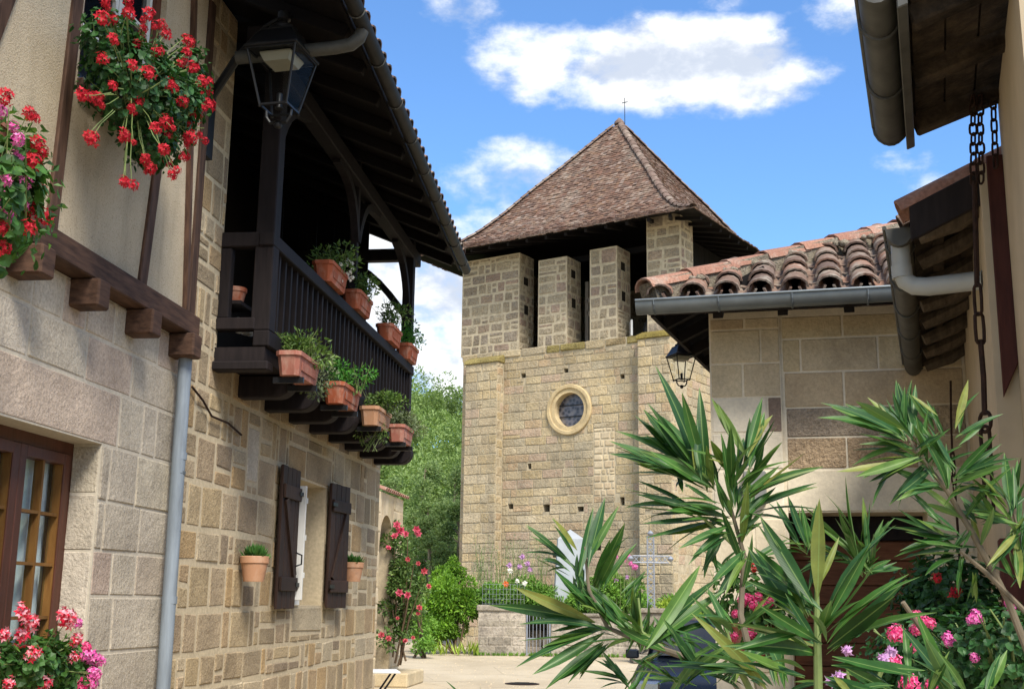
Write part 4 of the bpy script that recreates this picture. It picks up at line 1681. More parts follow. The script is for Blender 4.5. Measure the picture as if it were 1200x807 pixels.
def outbuilding():
    rng = random.Random(31)
    h = thing('outbuilding', S.P(.9, 0, 0), 'small cut-stone outbuilding with canal tile roof and plank door, right of the tower', 'outbuilding')
    door = (.53, 1.47, 0, 2.24)
    core = wall_core(S, 0, 2.3, 0, 3.72, .5, 'limestone_pale', h, [door], 'front_wall')

    def ur(x):
        return (x - 838) * .00603 + .005

    def vr(y):
        return 2.24 + (600 - y) * .00636
    # the corner pier, cut stones as seen
    pier_ = [(838, 880, 375, 389, 'limestone'), (880, 922, 375, 389, 'limestone'), (838, 899, 389, 429, 'limestone'), (899, 922, 389, 429, 'limestone'),
             (838, 877, 429, 469, 'limestone'), (877, 922, 429, 469, 'limestone'), (838, 905, 469, 510, 'limestone_pale'), (905, 922, 469, 510, 'limestone_purple'),
             (838, 922, 510, 552, 'limestone_pale'), (838, 922, 552, 606, 'limestone_pale'), (838, 885, 606, 660, 'limestone_pale'), (885, 922, 606, 660, 'limestone_pale'),
             (838, 922, 660, 715, 'limestone_pale'), (838, 875, 715, 775, 'limestone_pale'), (875, 922, 715, 775, 'limestone_pale'), (838, 922, 775, 830, 'limestone_pale')]
    right = [(924, 996, 375, 402, 'limestone'), (996, 1130, 375, 402, 'limestone'), (924, 946, 402, 441, 'limestone'), (946, 1036, 402, 441, 'limestone'),
             (1036, 1130, 402, 441, 'limestone'), (925, 995, 441, 482, 'limestone'), (995, 1130, 441, 482, 'limestone'),
             (926, 1075, 482, 516, 'limestone_rough'), (1075, 1130, 482, 516, 'limestone_rough'), (926, 995, 516, 552, 'limestone_rough'), (995, 1075, 516, 552, 'limestone_rough'),
             (1075, 1130, 516, 552, 'limestone'), (924, 1130, 552, 600, 'limestone_pale'),
             (1086, 1130, 600, 645, 'limestone_pale'), (1086, 1130, 645, 690, 'limestone_pale'), (1086, 1130, 690, 740, 'limestone'), (1086, 1130, 740, 800, 'limestone_pale')]
    PF = Frame(S.P(0, 0, .02).x, S.P(0, 0, .02).y, S.dx, S.dy)
    MB().fbox(S, 0, .512, 0, 3.715, .0, .02).build('corner_pier', 'limestone_pale', h)
    for lst, fr in ((pier_, PF), (right, S)):
        for a, b_, c, d, mt in lst:
            V, F = stone_geo(fr, (ur(a), ur(b_), vr(d), vr(c)), rng, gap=.005, proud=.006, rough=.006 if 'rough' in mt else .002, jit=.003, bev=.007)
            mesh_obj('stone', V, F, mt, core)
    # left wall going back, plain body
    MB().fbox(S, 0.0, 2.3, 0, 3.7, -5.0, -.502).build('house_body', 'limestone', h)
    # door of level planks, set deep in the opening
    v = 0.02
    dm = MB().fbox(S, .53, 1.47, 0, 2.24, -.5, -.47)
    do = dm.build('door', 'door_wood', h)
    while v < 2.0:
        hgt = rng.uniform(.13, .19)
        bevel(MB().fbox(S, .535, 1.465, v, min(v + hgt, 2.06) - .006, -.468, -.43 + rng.uniform(0, .008)).build('plank', 'door_wood', do), .004)
        v += hgt
    bevel(MB().fbox(S, .53, 1.47, 2.065, 2.24, -.468, -.40).build('door_head', 'black_timber', do), .006)
    bx = MB().fbox(S, .225, .385, 2.30, 2.53, .026, .09)
    bevel(bx.build('meter_box', 'meter', h), .008)
    # ---- hipped roof
    E0, EV, ta = .50, 3.715, math.tan(R(26))
    UL = -.40
    DD = Vector((.345, .938, 0))

    def lp(u, v, o):
        return S.P(u, v, E0) + DD * (E0 - o)

    def fp(u, o, dz=0.0):
        return S.P(u, EV + (E0 - o) * ta + dz, o)
    run = 3.2
    m = MB()
    top = [fp(UL, E0), fp(2.4, E0), fp(2.4, E0 - 2.9), fp(UL + 2.9, E0 - 2.9)]
    m.prism([p + Vector((0, 0, -.05)) for p in top], (0, 0, .05))
    lf = [S.P(UL, EV, E0), S.P(UL + 2.9, EV + 2.9 * ta, E0 - 2.9), lp(UL + 2.9, EV + 2.9 * ta, -5), lp(UL, EV, -5.0)]
    m.prism([p + Vector((0, 0, -.05)) for p in lf], (0, 0, .05))
    ro = m.build('roof', 'porch_wood', h)
    # rafters under the overhangs
    for k in range(7):
        o = E0 - .35 - k * .5
        MB().beam(lp(UL + .05, EV - .10, o), lp(UL + .8, EV - .10 + .75 * ta, o), .07, .08).build('rafter', 'porch_wood', ro)
    for k in range(5):
        u = .1 + k * .45
        MB().beam(S.P(u, EV - .10, E0 - .05), S.P(u, EV - .10 + .5 * ta, 0), .07, .08).build('rafter', 'porch_wood', ro)
    MB().fbox(S, UL + .01, 2.3, EV - .10, EV - .005, E0 - .045, E0 - .005).build('fascia', 'black_timber', ro)
    MB().beam(lp(UL + .03, EV - .06, E0 - .06), lp(UL + .03, EV - .06, -5), .03, .095).build('fascia', 'black_timber', ro)
    # canal tiles, front slope
    cov = tile_mesh('canal_tile', r=.098, taper=.8, length=.46)
    pan = tile_mesh('canal_tile', r=.098, taper=.85, length=.46, arc=.75)
    upv = (fp(0, E0 - 1) - fp(0, E0)).normalized()
    sp = .235
    ncol = 12
    for c in range(ncol):
        u = UL + .10 + c * sp
        for r_ in range(9):
            o = E0 + .05 - r_ * .30
            if (E0 - o) > (u - UL) + .02 and r_ > 0:
                break
            p = fp(u, o, .055 + .0 * r_)
            inst('roof_tile', cov, ro, tile_mat(p, upv + Vector((0, 0, -.05)), rng, 1.0))
            p = fp(u + sp / 2, o + .02, .062)
            inst('roof_tile', pan, ro, tile_mat(p, upv + Vector((0, 0, -.05)), rng, 1.0, flip=True))
    # hip: ridge tiles bedded in lichened mortar
    rid = tile_mesh('canal_red', r=.105, taper=.88, length=.46)
    hc0 = S.P(UL, EV, E0)
    hv = (S.P(UL + 1, EV + ta, E0 - 1) - S.P(UL, EV, E0))
    hl = hv.length
    hd = hv.normalized()
    bm_ = MB().beam(hc0 + hd * .02 + Vector((0, 0, .05)), hc0 + hd * 4.2 + Vector((0, 0, .05)), .17, .15)
    bm_.build('hip_bed', 'lichen_mortar', ro)
    s_ = -.02
    while s_ < 4.0:
        p = S.P(UL, EV, E0) + hd * s_ + Vector((0, 0, .085))
        inst('ridge_tile', rid, ro, tile_mat(p, hd + Vector((0, 0, -.03)), rng, 1.0, wob=.02))
        b = MB()
        c = p + Vector((S.nx, S.ny, 0)) * .09 + Vector((S.dx, S.dy, 0)) * .05 + hd * rng.uniform(.25, .42) + Vector((0, 0, -.02))
        lump(b, c + Vector((S.dx, S.dy, 0)) * .06, rng.uniform(.03, .05), rng)
        lump(b, c, rng.uniform(.03, .05), rng)
        o = mesh_obj('mortar_lump', b.v, b.f, 'lichen_mortar', ro, smooth=True)
        s_ += .40
    # left slope tiles (seen only from the side): one bed with rounded rows
    m = MB()
    for k in range(20):
        o = E0 - .35 - k * .25
        ru = min(2.9, E0 - o)
        m.tube([lp(UL - .03, EV + .06, o), lp(UL + ru * .9, EV + ru * .9 * ta + .04, o)], .09, 8)
    m.build('side_slope_tiles', 'canal_tile', ro, smooth=True)
    # gutter along the front eave
    side = Vector((S.nx, S.ny, 0))
    m = half_round(MB(), S.P(UL - .06, EV - .035, E0 + .075), S.P(1.68, EV - .02, E0 + .075), .07, .085, side)
    go = m.build('gutter', 'zinc', ro, smooth=True)
    m = MB().tube([S.P(UL - .06, EV - .03, E0 + .145), S.P(1.68, EV - .015, E0 + .145)], .010, 8)
    m.build('gutter_bead', 'zinc', go, smooth=True)
    for u in (-.33, .12, .62, 1.12, 1.55):
        pts = [S.P(u, EV - .03, E0 + .075) + side * (-.075 * math.cos(math.pi * j / 8)) + Vector((0, 0, -.09 * math.sin(math.pi * j / 8))) for j in range(9)]
        MB().tube(pts, .007, 5).build('strap', 'zinc', go)
    return h


def lump(b, c, r, rng, nu=8, nv=5):
    k = len(b.v)
    for j in range(nv + 1):
        for i in range(nu):
            a, t = 2 * math.pi * i / nu, math.pi * j / nv
            rr = r * rng.uniform(.7, 1.2)
            b.v.append(c + Vector((rr * math.sin(t) * math.cos(a), rr * math.sin(t) * math.sin(a), rr * .7 * math.cos(t))))
    for j in range(nv):
        for i in range(nu):
            i2 = (i + 1) % nu
            b.f.append((k + j * nu + i, k + j * nu + i2, k + (j + 1) * nu + i2, k + (j + 1) * nu + i))


outbuilding()


# ================================================================== houses on the right
def right_near_house():
    h = thing('rendered_house', RW.P(1.2, 0, 0), 'beige rendered house with deep eaves at the right edge, nearest on the right', 'house')
    P = RW.P
    MB().fbox(RW, 0.0, 1.25, 0, 3.70, -3, 0).build('wall', 'stucco', h)
    ta = .33

    def rp(u, o, dz=0.0):
        return P(u, 3.63 + (.36 - o) * ta + dz, o)
    m = MB().hexa([rp(-.02, .36), rp(1.3, .36), rp(1.3, -3), rp(-.02, -3), rp(-.02, .36, .06), rp(1.3, .36, .06), rp(1.3, -3, .06), rp(-.02, -3, .06)])
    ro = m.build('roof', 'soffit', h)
    for k in range(3):
        u = .08 + k * .5
        bevel(MB().beam(rp(u, .34, -.045), rp(u, -.02, -.045), .075, .085).build('rafter', 'soffit', ro), .008)
    # weathered soffit boards
    for k in range(4):
        o = .33 - k * .12
        a = [rp(.0, o, -.004), rp(1.28, o, -.004), rp(1.28, o - .112, -.004), rp(.0, o - .112, -.004)]
        MB().prism([q + Vector((0, 0, -.014)) for q in a], (0, 0, .012)).build('soffit_board', 'soffit', ro)
    bevel(MB().hexa([rp(-.03, .375, -.10), rp(1.3, .375, -.10), rp(1.3, .34, -.10), rp(-.03, .34, -.10),
               rp(-.03, .375, .05), rp(1.3, .375, .05), rp(1.3, .34, .05), rp(-.03, .34, .05)]).build('fascia', 'zinc_dark', ro), .004)
    # last rounded tile at the verge
    rng = random.Random(77)
    tm = tile_mesh('canal_tile', r=.098, taper=.8, length=.46)
    upv = (rp(0, -.5) - rp(0, .36)).normalized()
    for c in range(5):
        for r_ in range(3):
            inst('roof_tile', tm, ro, tile_mat(rp(.06 + c * .235, .40 - r_ * .32, .07), upv, rng))
    side = Vector((RW.nx, RW.ny, 0))
    m = half_round(MB(), P(.0, 3.625, .435), P(1.3, 3.64, .435), .066, .085, side)
    go = m.build('gutter', 'zinc_dark', ro, smooth=True)
    for u in (.02, .52, 1.05):
        pts = [P(u, 3.63, .435) + side * (-.072 * math.cos(math.pi * j / 8)) + Vector((0, 0, -.09 * math.sin(math.pi * j / 8))) for j in range(9)]
        MB().tube(pts, .006, 5).build('strap', 'zinc_dark', go)
    MB().tube([P(-.0, 3.635, .503), P(1.3, 3.65, .503)], .011, 8).build('gutter_bead', 'zinc_dark', go, smooth=True)
    return h


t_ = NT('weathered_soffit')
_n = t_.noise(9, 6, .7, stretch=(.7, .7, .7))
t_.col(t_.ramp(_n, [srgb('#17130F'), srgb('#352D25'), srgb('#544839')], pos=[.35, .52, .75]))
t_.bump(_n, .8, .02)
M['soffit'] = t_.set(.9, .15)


def right_far_house():
    h = thing('rear_house', RW.P(-2.2, 0, .09), 'pale rendered house with low tiled eaves between the near right house and the outbuilding', 'house')
    P = RW.P
    MB().fbox(RW, -3.62, -.002, 0, 3.42, -3, .09).build('wall', 'stucco', h)
    ta = .47

    def rp(u, o, dz=0.0):
        return P(u, 3.26 + (.37 - o) * ta + dz, o)
    m = MB().hexa([rp(-3.95, .37), rp(-.16, .37), rp(-.16, -1.2), rp(-3.95, -1.2), rp(-3.95, .37, .04), rp(-.16, .37, .04), rp(-.16, -1.2, .04), rp(-3.95, -1.2, .04)])
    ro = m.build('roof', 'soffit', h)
    rng = random.Random(78)
    for k in range(8):
        u = -.32 - k * .45
        a, b_ = rp(u, .35, -.05), rp(u + rng.uniform(-.05, .05), .02, -.05)
        m = MB()
        mid = a.lerp(b_, .5) + Vector((0, 0, rng.uniform(-.03, .0)))
        m.tube([a, mid, b_], [.036, .045, .04], 7)
        m.build('rafter', 'old_rafter', ro, smooth=True)
    for o in (.26, .12):
        MB().beam(rp(-3.9, o, -.012), rp(-.2, o, -.012), .05, .02).build('lath', 'soffit', ro)
    # verge: red tiles end on
    tm = tile_mesh('canal_red', r=.098, taper=.85, length=.46)
    upv = (rp(0, -.5) - rp(0, .37)).normalized()
    for r_ in range(4):
        inst('verge_tile', tm, ro, tile_mat(rp(-.22, .41 - r_ * .34, .045), upv, rng, wob=.01))
    tm2 = tile_mesh('canal_tile', r=.098, taper=.8, length=.46)
    for c in range(15):
        for r_ in range(3):
            inst('roof_tile', tm2, ro, tile_mat(rp(-.45 - c * .235, .41 - r_ * .34, .05), upv, rng))
    bevel(MB().hexa([rp(-.15, .38, -.11), rp(-.12, .38, -.11), rp(-.12, -.3, -.11), rp(-.15, -.3, -.11),
               rp(-.15, .38, .045), rp(-.12, .38, .045), rp(-.12, -.3, .045), rp(-.15, -.3, .045)]).build('verge_board', 'black_timber', ro), .004)
    side = Vector((RW.nx, RW.ny, 0))
    m = half_round(MB(), P(-3.95, 3.28, .43), P(-.42, 3.30, .43), .062, .085, side)
    go = m.build('gutter', 'zinc_dark', ro, smooth=True)
    for k in range(6):
        u = -.6 - k * .62
        pts = [P(u, 3.29, .43) + side * (-.067 * math.cos(math.pi * j / 8)) + Vector((0, 0, -.09 * math.sin(math.pi * j / 8))) for j in range(9)]
        MB().tube(pts, .006, 5).build('strap', 'zinc_dark', go)
    MB().tube([P(-3.95, 3.285, .495), P(-.42, 3.305, .495)], .010, 8).build('gutter_bead', 'zinc_dark', go, smooth=True)
    # spout of grey plastic pipe turning to the wall
    pts = [P(-.50, 3.24, .43), P(-.50, 3.11, .43), P(-.50, 3.065, .415), P(-.50, 3.04, .38), P(-.49, 3.03, .32), P(-.40, 3.02, .085)]
    MB().tube(pts, .043, 14).build('spout_pipe', 'pvc', ro, smooth=True)
    MB().tube([P(-.50, 3.14, .43), P(-.50, 3.08, .428)], .048, 14).build('pipe_socket', 'pvc', ro, smooth=True)
    # dark red timber board on the end of the wall, cut at a slant
    m = MB().prism([P(.012, 3.44, -.002), P(.012, 3.44, .064), P(.012, 2.42, .064), P(.012, 2.56, -.002)], Vector((RW.dx, RW.dy, 0)) * .03)
    bevel(m.build('end_board', 'red_timber', h), .004)
    # lower timber post by the wall
    bevel(MB().fbox(RW, .015, .12, 0, 1.86, .002, .125).build('wall_post', 'red_timber', h), .006)
    return h


M['old_rafter'] = m_wood('grey_old_rafter', '#3A332B', '#6A5F52')
right_near_house()
right_far_house()


# ================================================================== lanterns
def lantern(name, c_top, s, yaw, label, cat, bracket=None, pipe=None):
    """four-sided street lantern hanging by its cap; c_top is the cap's top, s its height in metres"""
    t = thing(name, c_top, label, cat)
    ax = Matrix.Rotation(yaw, 3, 'Z')

    def q(x, y, z):
        return Vector(c_top) + ax @ Vector((x * s * .88, y * s * .88, z * s * 1.16))

    def ringp(r, z):
        return [q(r, r, z), q(-r, r, z), q(-r, -r, z), q(r, -r, z)]

    def frus(levels):
        m = MB()
        pr = None
        for r, z in levels:
            k = len(m.v)
            m.v += ringp(r, z)
            if pr is not None:
                for i in range(4):
                    m.f.append((pr + i, pr + (i + 1) % 4, k + (i + 1) % 4, k + i))
            pr = k
        m.f.append((0, 1, 2, 3))
        m.f.append((pr + 3, pr + 2, pr + 1, pr))
        return m
    bevel(frus([(.33, -.36), (.33, -.335), (.31, -.33), (.20, -.17), (.20, -.15), (.12, -.14)]).build('cap', 'iron', t), .004)
    MB().lathe(q(0, 0, -.15), [(.13 * s, 0), (.15 * s, .02 * s), (.15 * s, .05 * s), (.09 * s, .06 * s), (.11 * s, .085 * s), (.05 * s, .11 * s), (.04 * s, .15 * s)], 16).build('vent_collar', 'iron', t, smooth=True)
    for sx, sy in ((1, 1), (-1, 1), (-1, -1), (1, -1)):
        MB().tube([q(.30 * sx, .30 * sy, -.35), q(.165 * sx, .165 * sy, -.86)], .014 * s, 6).build('corner_bar', 'iron', t)
        MB().lathe(q(.165 * sx, .165 * sy, -.885), [(.005 * s, 0), (.02 * s, .01 * s), (.005 * s, .03 * s)], 8).build('corner_knob', 'iron', t)
    for z, r in ((-.365, .30), (-.86, .165)):
        b = MB()
        c = ringp(r, z)
        for i in range(4):
            b.beam(c[i], c[(i + 1) % 4], .022 * s, .022 * s)
        b.build('frame', 'iron', t)
    for i in range(4):
        a, c = ringp(.292, -.375), ringp(.168, -.85)
        m = MB().add([a[i], a[(i + 1) % 4], c[(i + 1) % 4], c[i]], [(0, 1, 2, 3)])
        mesh_obj('glass_pane', m.v, m.f, 'lamp_glass', t)
    frus([(.15, -.45), (.19, -.385), (.19, -.37)]).build('lamp_cover', 'frosted', t)
    MB().lathe(q(0, 0, -.86), [(.045 * s, 0), (.03 * s, .03 * s), (.03 * s, .16 * s), (.02 * s, .17 * s)], 10).build('lamp_socket', 'iron', t, smooth=True)
    for k in range(2):
        e = Vector((1, 0, 0)) if k == 0 else Vector((-1, 0, 0))
        pts = [q(.155 * e.x, .0, -.87), q(.15 * e.x, 0, -.93), q(.10 * e.x, 0, -.985), q(.03 * e.x, 0, -.99)]
        MB().tube(pts, .016 * s, 6).build('scroll', 'iron', t)
    MB().lathe(q(0, 0, -1.045), [(.006 * s, 0), (.035 * s, .015 * s), (.045 * s, .04 * s), (.03 * s, .065 * s), (.05 * s, .075 * s), (.02 * s, .09 * s)], 10).build('finial', 'iron', t, smooth=True)
    return t


LP = at(333, 22, 8.2)
lt = lantern('street_lantern', LP, .72, R(-14), 'large black four-sided street lantern on an iron wall bracket above the balcony', 'lantern')
# its bracket arm, fixed to the corner of the stone pier
wp = L.P(1.50, 5.28, .02)
m = MB().tube([wp, wp.lerp(LP, .35) + Vector((0, 0, .10)), wp.lerp(LP, .75) + Vector((0, 0, .10)), LP + Vector((0, 0, .02))], [.032, .034, .026, .02], 8)
m.build('bracket_arm', 'iron', lt, smooth=True)
m = MB().tube([wp + Vector((0, 0, -.28)), wp + Vector((0, 0, -.12)).lerp(LP, .18), wp.lerp(LP, .45) + Vector((0, 0, .06))], [.02, .024, .018], 8)
m.build('bracket_stay', 'iron', lt, smooth=True)
MB().fbox(L, 1.44, 1.56, 4.82, 5.42, .0, .05).build('wall_plate', 'iron', lt)
MB().lathe(LP + Vector((0, 0, -.03)), [(.03, 0), (.05, .02), (.05, .07), (.02, .09)], 12).build('hanger_boss', 'iron', lt, smooth=True)

LS = at(798, 398, 9.7)
ls = lantern('wall_lantern', LS, .34, R(20), 'small dark lantern hanging under the outbuilding eave beside the tower', 'lantern')
wq = S.P(0, LS.z + .12, -.95)
MB().tube([wq, wq.lerp(LS, .5) + Vector((0, 0, .06)), LS + Vector((0, 0, -.02))], .012, 6).build('bracket_arm', 'iron', ls, smooth=True)
LSw = at(801, 404, 9.6)

# cable along the stone house front
cb = MB().tube([L.P(1.53, 3.08, .03), L.P(1.75, 3.02, .03), L.P(1.95, 2.93, .03), L.P(2.3, 2.93, .03), L.P(2.62, 2.88, .03)], .009, 6)
tag(cb.build('wall_cable', 'rust', smooth=True), 'thin brown cable pinned across the stone wall under the balcony corner', 'cable')


# ================================================================== chains on the right
def link_mesh(lw, lh, r):
    m = MB()
    n = 14
    pts = []
    for i in range(n):
        a = 2 * math.pi * i / n
        x, z = math.cos(a), math.sin(a)
        pts.append(Vector((x * lw / 2, 0, (z * lw / 2) + (lh - lw) / 2 * (1 if z > 0.01 else -1 if z < -.01 else 0))))
    base = 0
    k = 6
    for i, p in enumerate(pts):
        d = (pts[(i + 1) % n] - pts[i - 1]).normalized()
        x = Vector((0, 1, 0))
        y = d.cross(x)
        for j in range(k):
            a = 2 * math.pi * j / k
            m.v.append(p + (x * math.cos(a) + y * math.sin(a)) * r)
    for i in range(n):
        i2 = (i + 1) % n
        for j in range(k):
            j2 = (j + 1) % k
            m.f.append((i * k + j, i * k + j2, i2 * k + j2, i2 * k + j))
    me = bpy.data.meshes.new('chain_link')
    me.from_pydata([tuple(v) for v in m.v], [], m.f)
    me.materials.append(M['rust'])
    me.polygons.foreach_set('use_smooth', [True] * len(me.polygons))
    return me


def chain(name, label, seq, cat='chain'):
    """seq: (kind, top point, bottom point, link width, link height, wire)"""
    rng = random.Random(len(label))
    t = thing(name, seq[0][1], label, cat)
    for kind, a, b, lw, lh, r in seq:
        a, b = Vector(a), Vector(b)
        if kind == 'rod':
            MB().tube([a, a.lerp(b, .5) + Vector((rng.uniform(-.004, .004), 0, 0)), b], r, 7).build('rod', 'rust', t, smooth=True)
            continue
        me = link_mesh(lw, lh, r)
        n = max(1, round((a - b).length / (lh - 2.2 * r)))
        for i in range(n):
            p = a.lerp(b, (i + .5) / n)
            rot = Matrix.Rotation((i % 2) * R(80) + rng.uniform(-.3, .3) + .3, 4, 'Z')
            q = (a - b).to_track_quat('Z', 'Y').to_matrix().to_4x4()
            inst('link', me, t, Matrix.Translation(p) @ q @ rot)
    return t


D = 4.62
chain('hanging_chain', 'long rusty chain of big links and rods hanging from the right eave',
      [('link', at(1140, 112, D), at(1141, 215, D), .030, .052, .0048), ('link', at(1148, 112, D), at(1150, 214, D), .030, .052, .0048),
       ('rod', at(1142, 212, D), at(1145, 336, D), 0, 0, .011), ('link', at(1145, 334, D), at(1149, 402, D), .042, .125, .007),
       ('rod', at(1149, 398, D), at(1154, 486, D), 0, 0, .011), ('link', at(1154, 482, D), at(1155, 506, D), .075, .08, .008),
       ('link', at(1154, 502, D), at(1160, 600, D), .042, .10, .0075)])
chain('short_chain', 'short thin chain hanging from the near right roof corner against the wall',
      [('link', at(1163, 100, D + .02), at(1167, 196, D + .02), .024, .06, .0045)])
D2 = 7.4
chain('thin_chain', 'thin iron rod and small chain in front of the outbuilding doorway corner',
      [('rod', at(1114, 446, D2), at(1116, 532, D2), 0, 0, .007), ('link', at(1116, 530, D2), at(1119, 575, D2), .03, .06, .005),
       ('rod', at(1119, 573, D2), at(1125, 664, D2), 0, 0, .008), ('link', at(1125, 662, D2), at(1125, 678, D2), .05, .07, .014)])


# ================================================================== planters
def trough(name, c, length, label, cat, group, mat='terracotta', h=.185, wt=.20, wb=.15, yaw=0.0, fr=L, panel=True):
    """terracotta window box: c is the middle of its underside"""
    t = thing(name, c, label, cat, group)
    d = Vector((fr.dx, fr.dy, 0))
    n = Vector((fr.nx, fr.ny, 0))
    if yaw:
        q = Matrix.Rotation(yaw, 3, 'Z')
        d, n = q @ d, q @ n
    c = Vector(c)

    def ring(l, w, z, cut):
        a, b = l / 2, w / 2
        return [c + d * x + n * y + Vector((0, 0, z)) for x, y in ((-a + cut, -b), (a - cut, -b), (a, -b + cut), (a, b - cut), (a - cut, b), (-a + cut, b), (-a, b - cut), (-a, -b + cut))]
    m = MB()
    lv = [(length - .09, wb, 0, .03), (length - .02, wt - .02, h - .035, .035), (length, wt, h - .034, .035), (length, wt, h, .035),
          (length - .025, wt - .025, h, .03), (length - .04, wt - .04, h - .035, .03)]
    for i, q in enumerate(lv):
        k = len(m.v)
        m.v += ring(*q)
        if i:
            for j in range(8):
                m.f.append((k - 8 + j, k - 8 + (j + 1) % 8, k + (j + 1) % 8, k + j))
    m.f.append(tuple(reversed(range(8))))
    m.f.append(tuple(len(m.v) - 8 + j for j in range(8)))
    m.build('trough', mat, t)
    if panel:
        m = MB()
        a = length * .32
        o0 = wb / 2 + .012
        pts = []
        for x, z in ((-a, .045), (a, .045), (a * 1.05, .11), (-a * 1.05, .11)):
            w_ = wb / 2 + (wt - .02 - wb) / 2 * (z / (h - .035))
            pts.append(c + d * x + n * (w_ + .001) + Vector((0, 0, z)))
        m.prism(pts, n * .006)
        bevel(m.build('panel', mat, t), .003)
    s = MB().prism(ring(length - .045, wt - .045, h - .03, .03), (0, 0, .008))
    s.build('soil', 'soil', t)
    return t


def planter_plant(name, c, rad, n, L_, mat, label, rng, tw=8, lumps=6, asp=.4, group=None, up=.35, droop=0):
    t = thing(name, Vector(c) - Vector((0, 0, rad[2])), label, 'plant', group)
    b = MB()
    foliage(b, c, rad, n, L_, rng, lumps=lumps, asp=asp, up=up, droop=droop)
    tag(mesh_obj('foliage', b.v, b.f, mat, t), kind='stuff')
    s = MB()
    for i in range(tw):
        a = Vector(c) + Vector((rng.uniform(-.5, .5) * rad[0], rng.uniform(-.5, .5) * rad[1], -rad[2] * .9))
        e = Vector(c) + Vector((rng.uniform(-1, 1) * rad[0], rng.uniform(-1, 1) * rad[1], rng.uniform(-.1, 1.0) * rad[2]))
        s.tube([a, a.lerp(e, .5) + rvec(rng) * .02, e], [.004, .003, .0015], 4)
    s.build('stems', 'stem_green', t)
    return t


pr = random.Random(17)
G1 = 'planters on the balcony rail'
rail = [(3.70, .60, 'terracotta planter on the balcony rail, first from the lantern', 'terracotta'),
        (4.72, .58, 'terracotta planter on the balcony rail, second from the lantern', 'terracotta'),
        (6.18, .56, 'terracotta planter on the balcony rail, third from the lantern', 'terracotta'),
        (7.18, .52, 'terracotta planter at the far end of the balcony rail by the post', 'terracotta')]
pn = [('flowering grey-green plant with white blooms in the first balcony rail planter', 'leaf_box', (.26, .15, .15)),
      ('bushy upright green plant in the second balcony rail planter', 'leaf_box', (.24, .13, .17)),
      ('loose wispy green plant in the third balcony rail planter', 'leaf_box', (.24, .16, .22)),
      ('trailing green plant in the last rail planter by the far post', 'leaf_box_bright', (.24, .18, .20))]
for (u, ln, lab, mt), (pl, pm, pr_) in zip(rail, pn):
    trough('planter_box', L.P(u, 4.384, .40), ln, lab, 'planter', G1, mt, fr=L)
    p = planter_plant('planter_plant', L.P(u + .05, 4.384 + .17 + pr_[2] * .75, .40), pr_, 620, .045, pm, pl, pr, tw=12, lumps=9, group='plants in the balcony planters')
    if 'white' in pl:
        for i in range(16):
            q = L.P(u + pr.uniform(-.05, .38), 4.60 + pr.uniform(-.14, .12), .40 + pr.uniform(.02, .16))
            inst('flower_head', F_WHITE, p, face_mat(q, (L.nx, L.ny, .6), .6, pr))
low = [(2.36, .62, 'pinkish terracotta planter hung below the balcony, nearest the corner post', 'terracotta_pink'),
       (3.70, .66, 'orange terracotta planter hung below the balcony, second from the corner post', 'terracotta'),
       (5.02, .64, 'pale terracotta planter hung below the balcony, third from the corner post', 'clay_pot'),
       (6.22, .56, 'pinkish terracotta planter hung below the balcony at its far end', 'terracotta_pink')]
lpn = [('feathery light green plant in the hanging planter nearest the balcony corner', 'leaf_box', (.33, .16, .17)),
       ('bright green bushy plant in the second hanging balcony planter', 'leaf_box_bright', (.34, .15, .17)),
       ('tall drooping green plant in the third hanging balcony planter', 'leaf_box', (.32, .15, .16)),
       ('small sparse green plant in the farthest hanging balcony planter', 'leaf_box_grey', (.24, .14, .13))]
for i, ((u, ln, lab, mt), (pl, pm, pr_)) in enumerate(zip(low, lpn)):
    tr = trough('planter_box', L.P(u, 3.27, .56), ln, lab, 'planter', 'planters hung below the balcony', mt, fr=L)
    for du in (-.185, .185):
        MB().fbox(L, u + du - .015, u + du + .015, 3.22, 3.265, .42, .66).build('iron_bracket', 'iron', tr)
    planter_plant('planter_plant', L.P(u + .05, 3.27 + .17 + pr_[2] * .7, .55), pr_, 900, .045, pm, pl, pr, tw=14, lumps=10, group='plants in the balcony planters')
p = planter_plant('planter_plant', L.P(2.72, 3.45, .56), (.22, .14, .24), 620, .04, 'leaf_box_grey', 'silvery grey bushy plant spilling between the first two hanging planters', pr, lumps=7, group='plants in the balcony planters')
p = planter_plant('planter_plant', L.P(5.0, 3.18, .52), (.16, .1, .16), 190, .035, 'leaf_box', 'thin green trailer hanging below the balcony corbels', pr, lumps=5, group='plants in the balcony planters', droop=.6)
p = planter_plant('planter_plant', L.P(6.62, 3.50, .58), (.22, .16, .16), 380, .04, 'leaf_box_grey', 'wispy grey-green plant at the far end below the balcony', pr, lumps=6, group='plants in the balcony planters')


# clay pots on the wall, with succulents
def round_pot(name, c, r, h, label, mat='clay_pot', cat='flower pot', group=None):
    t = thing(name, c, label, cat, group)
    m = MB().lathe(c, [(r * .70, 0), (r * .93, h * .72), (r * 1.0, h * .73), (r * 1.03, h * .98), (r * .98, h), (r * .9, h), (r * .86, h * .85)], 24)
    m.build('pot', mat, t, smooth=True)
    MB().lathe(Vector(c) + Vector((0, 0, h * .84)), [(r * .88, 0), (r * .85, .006)], 20).build('soil', 'soil', t)
    return t


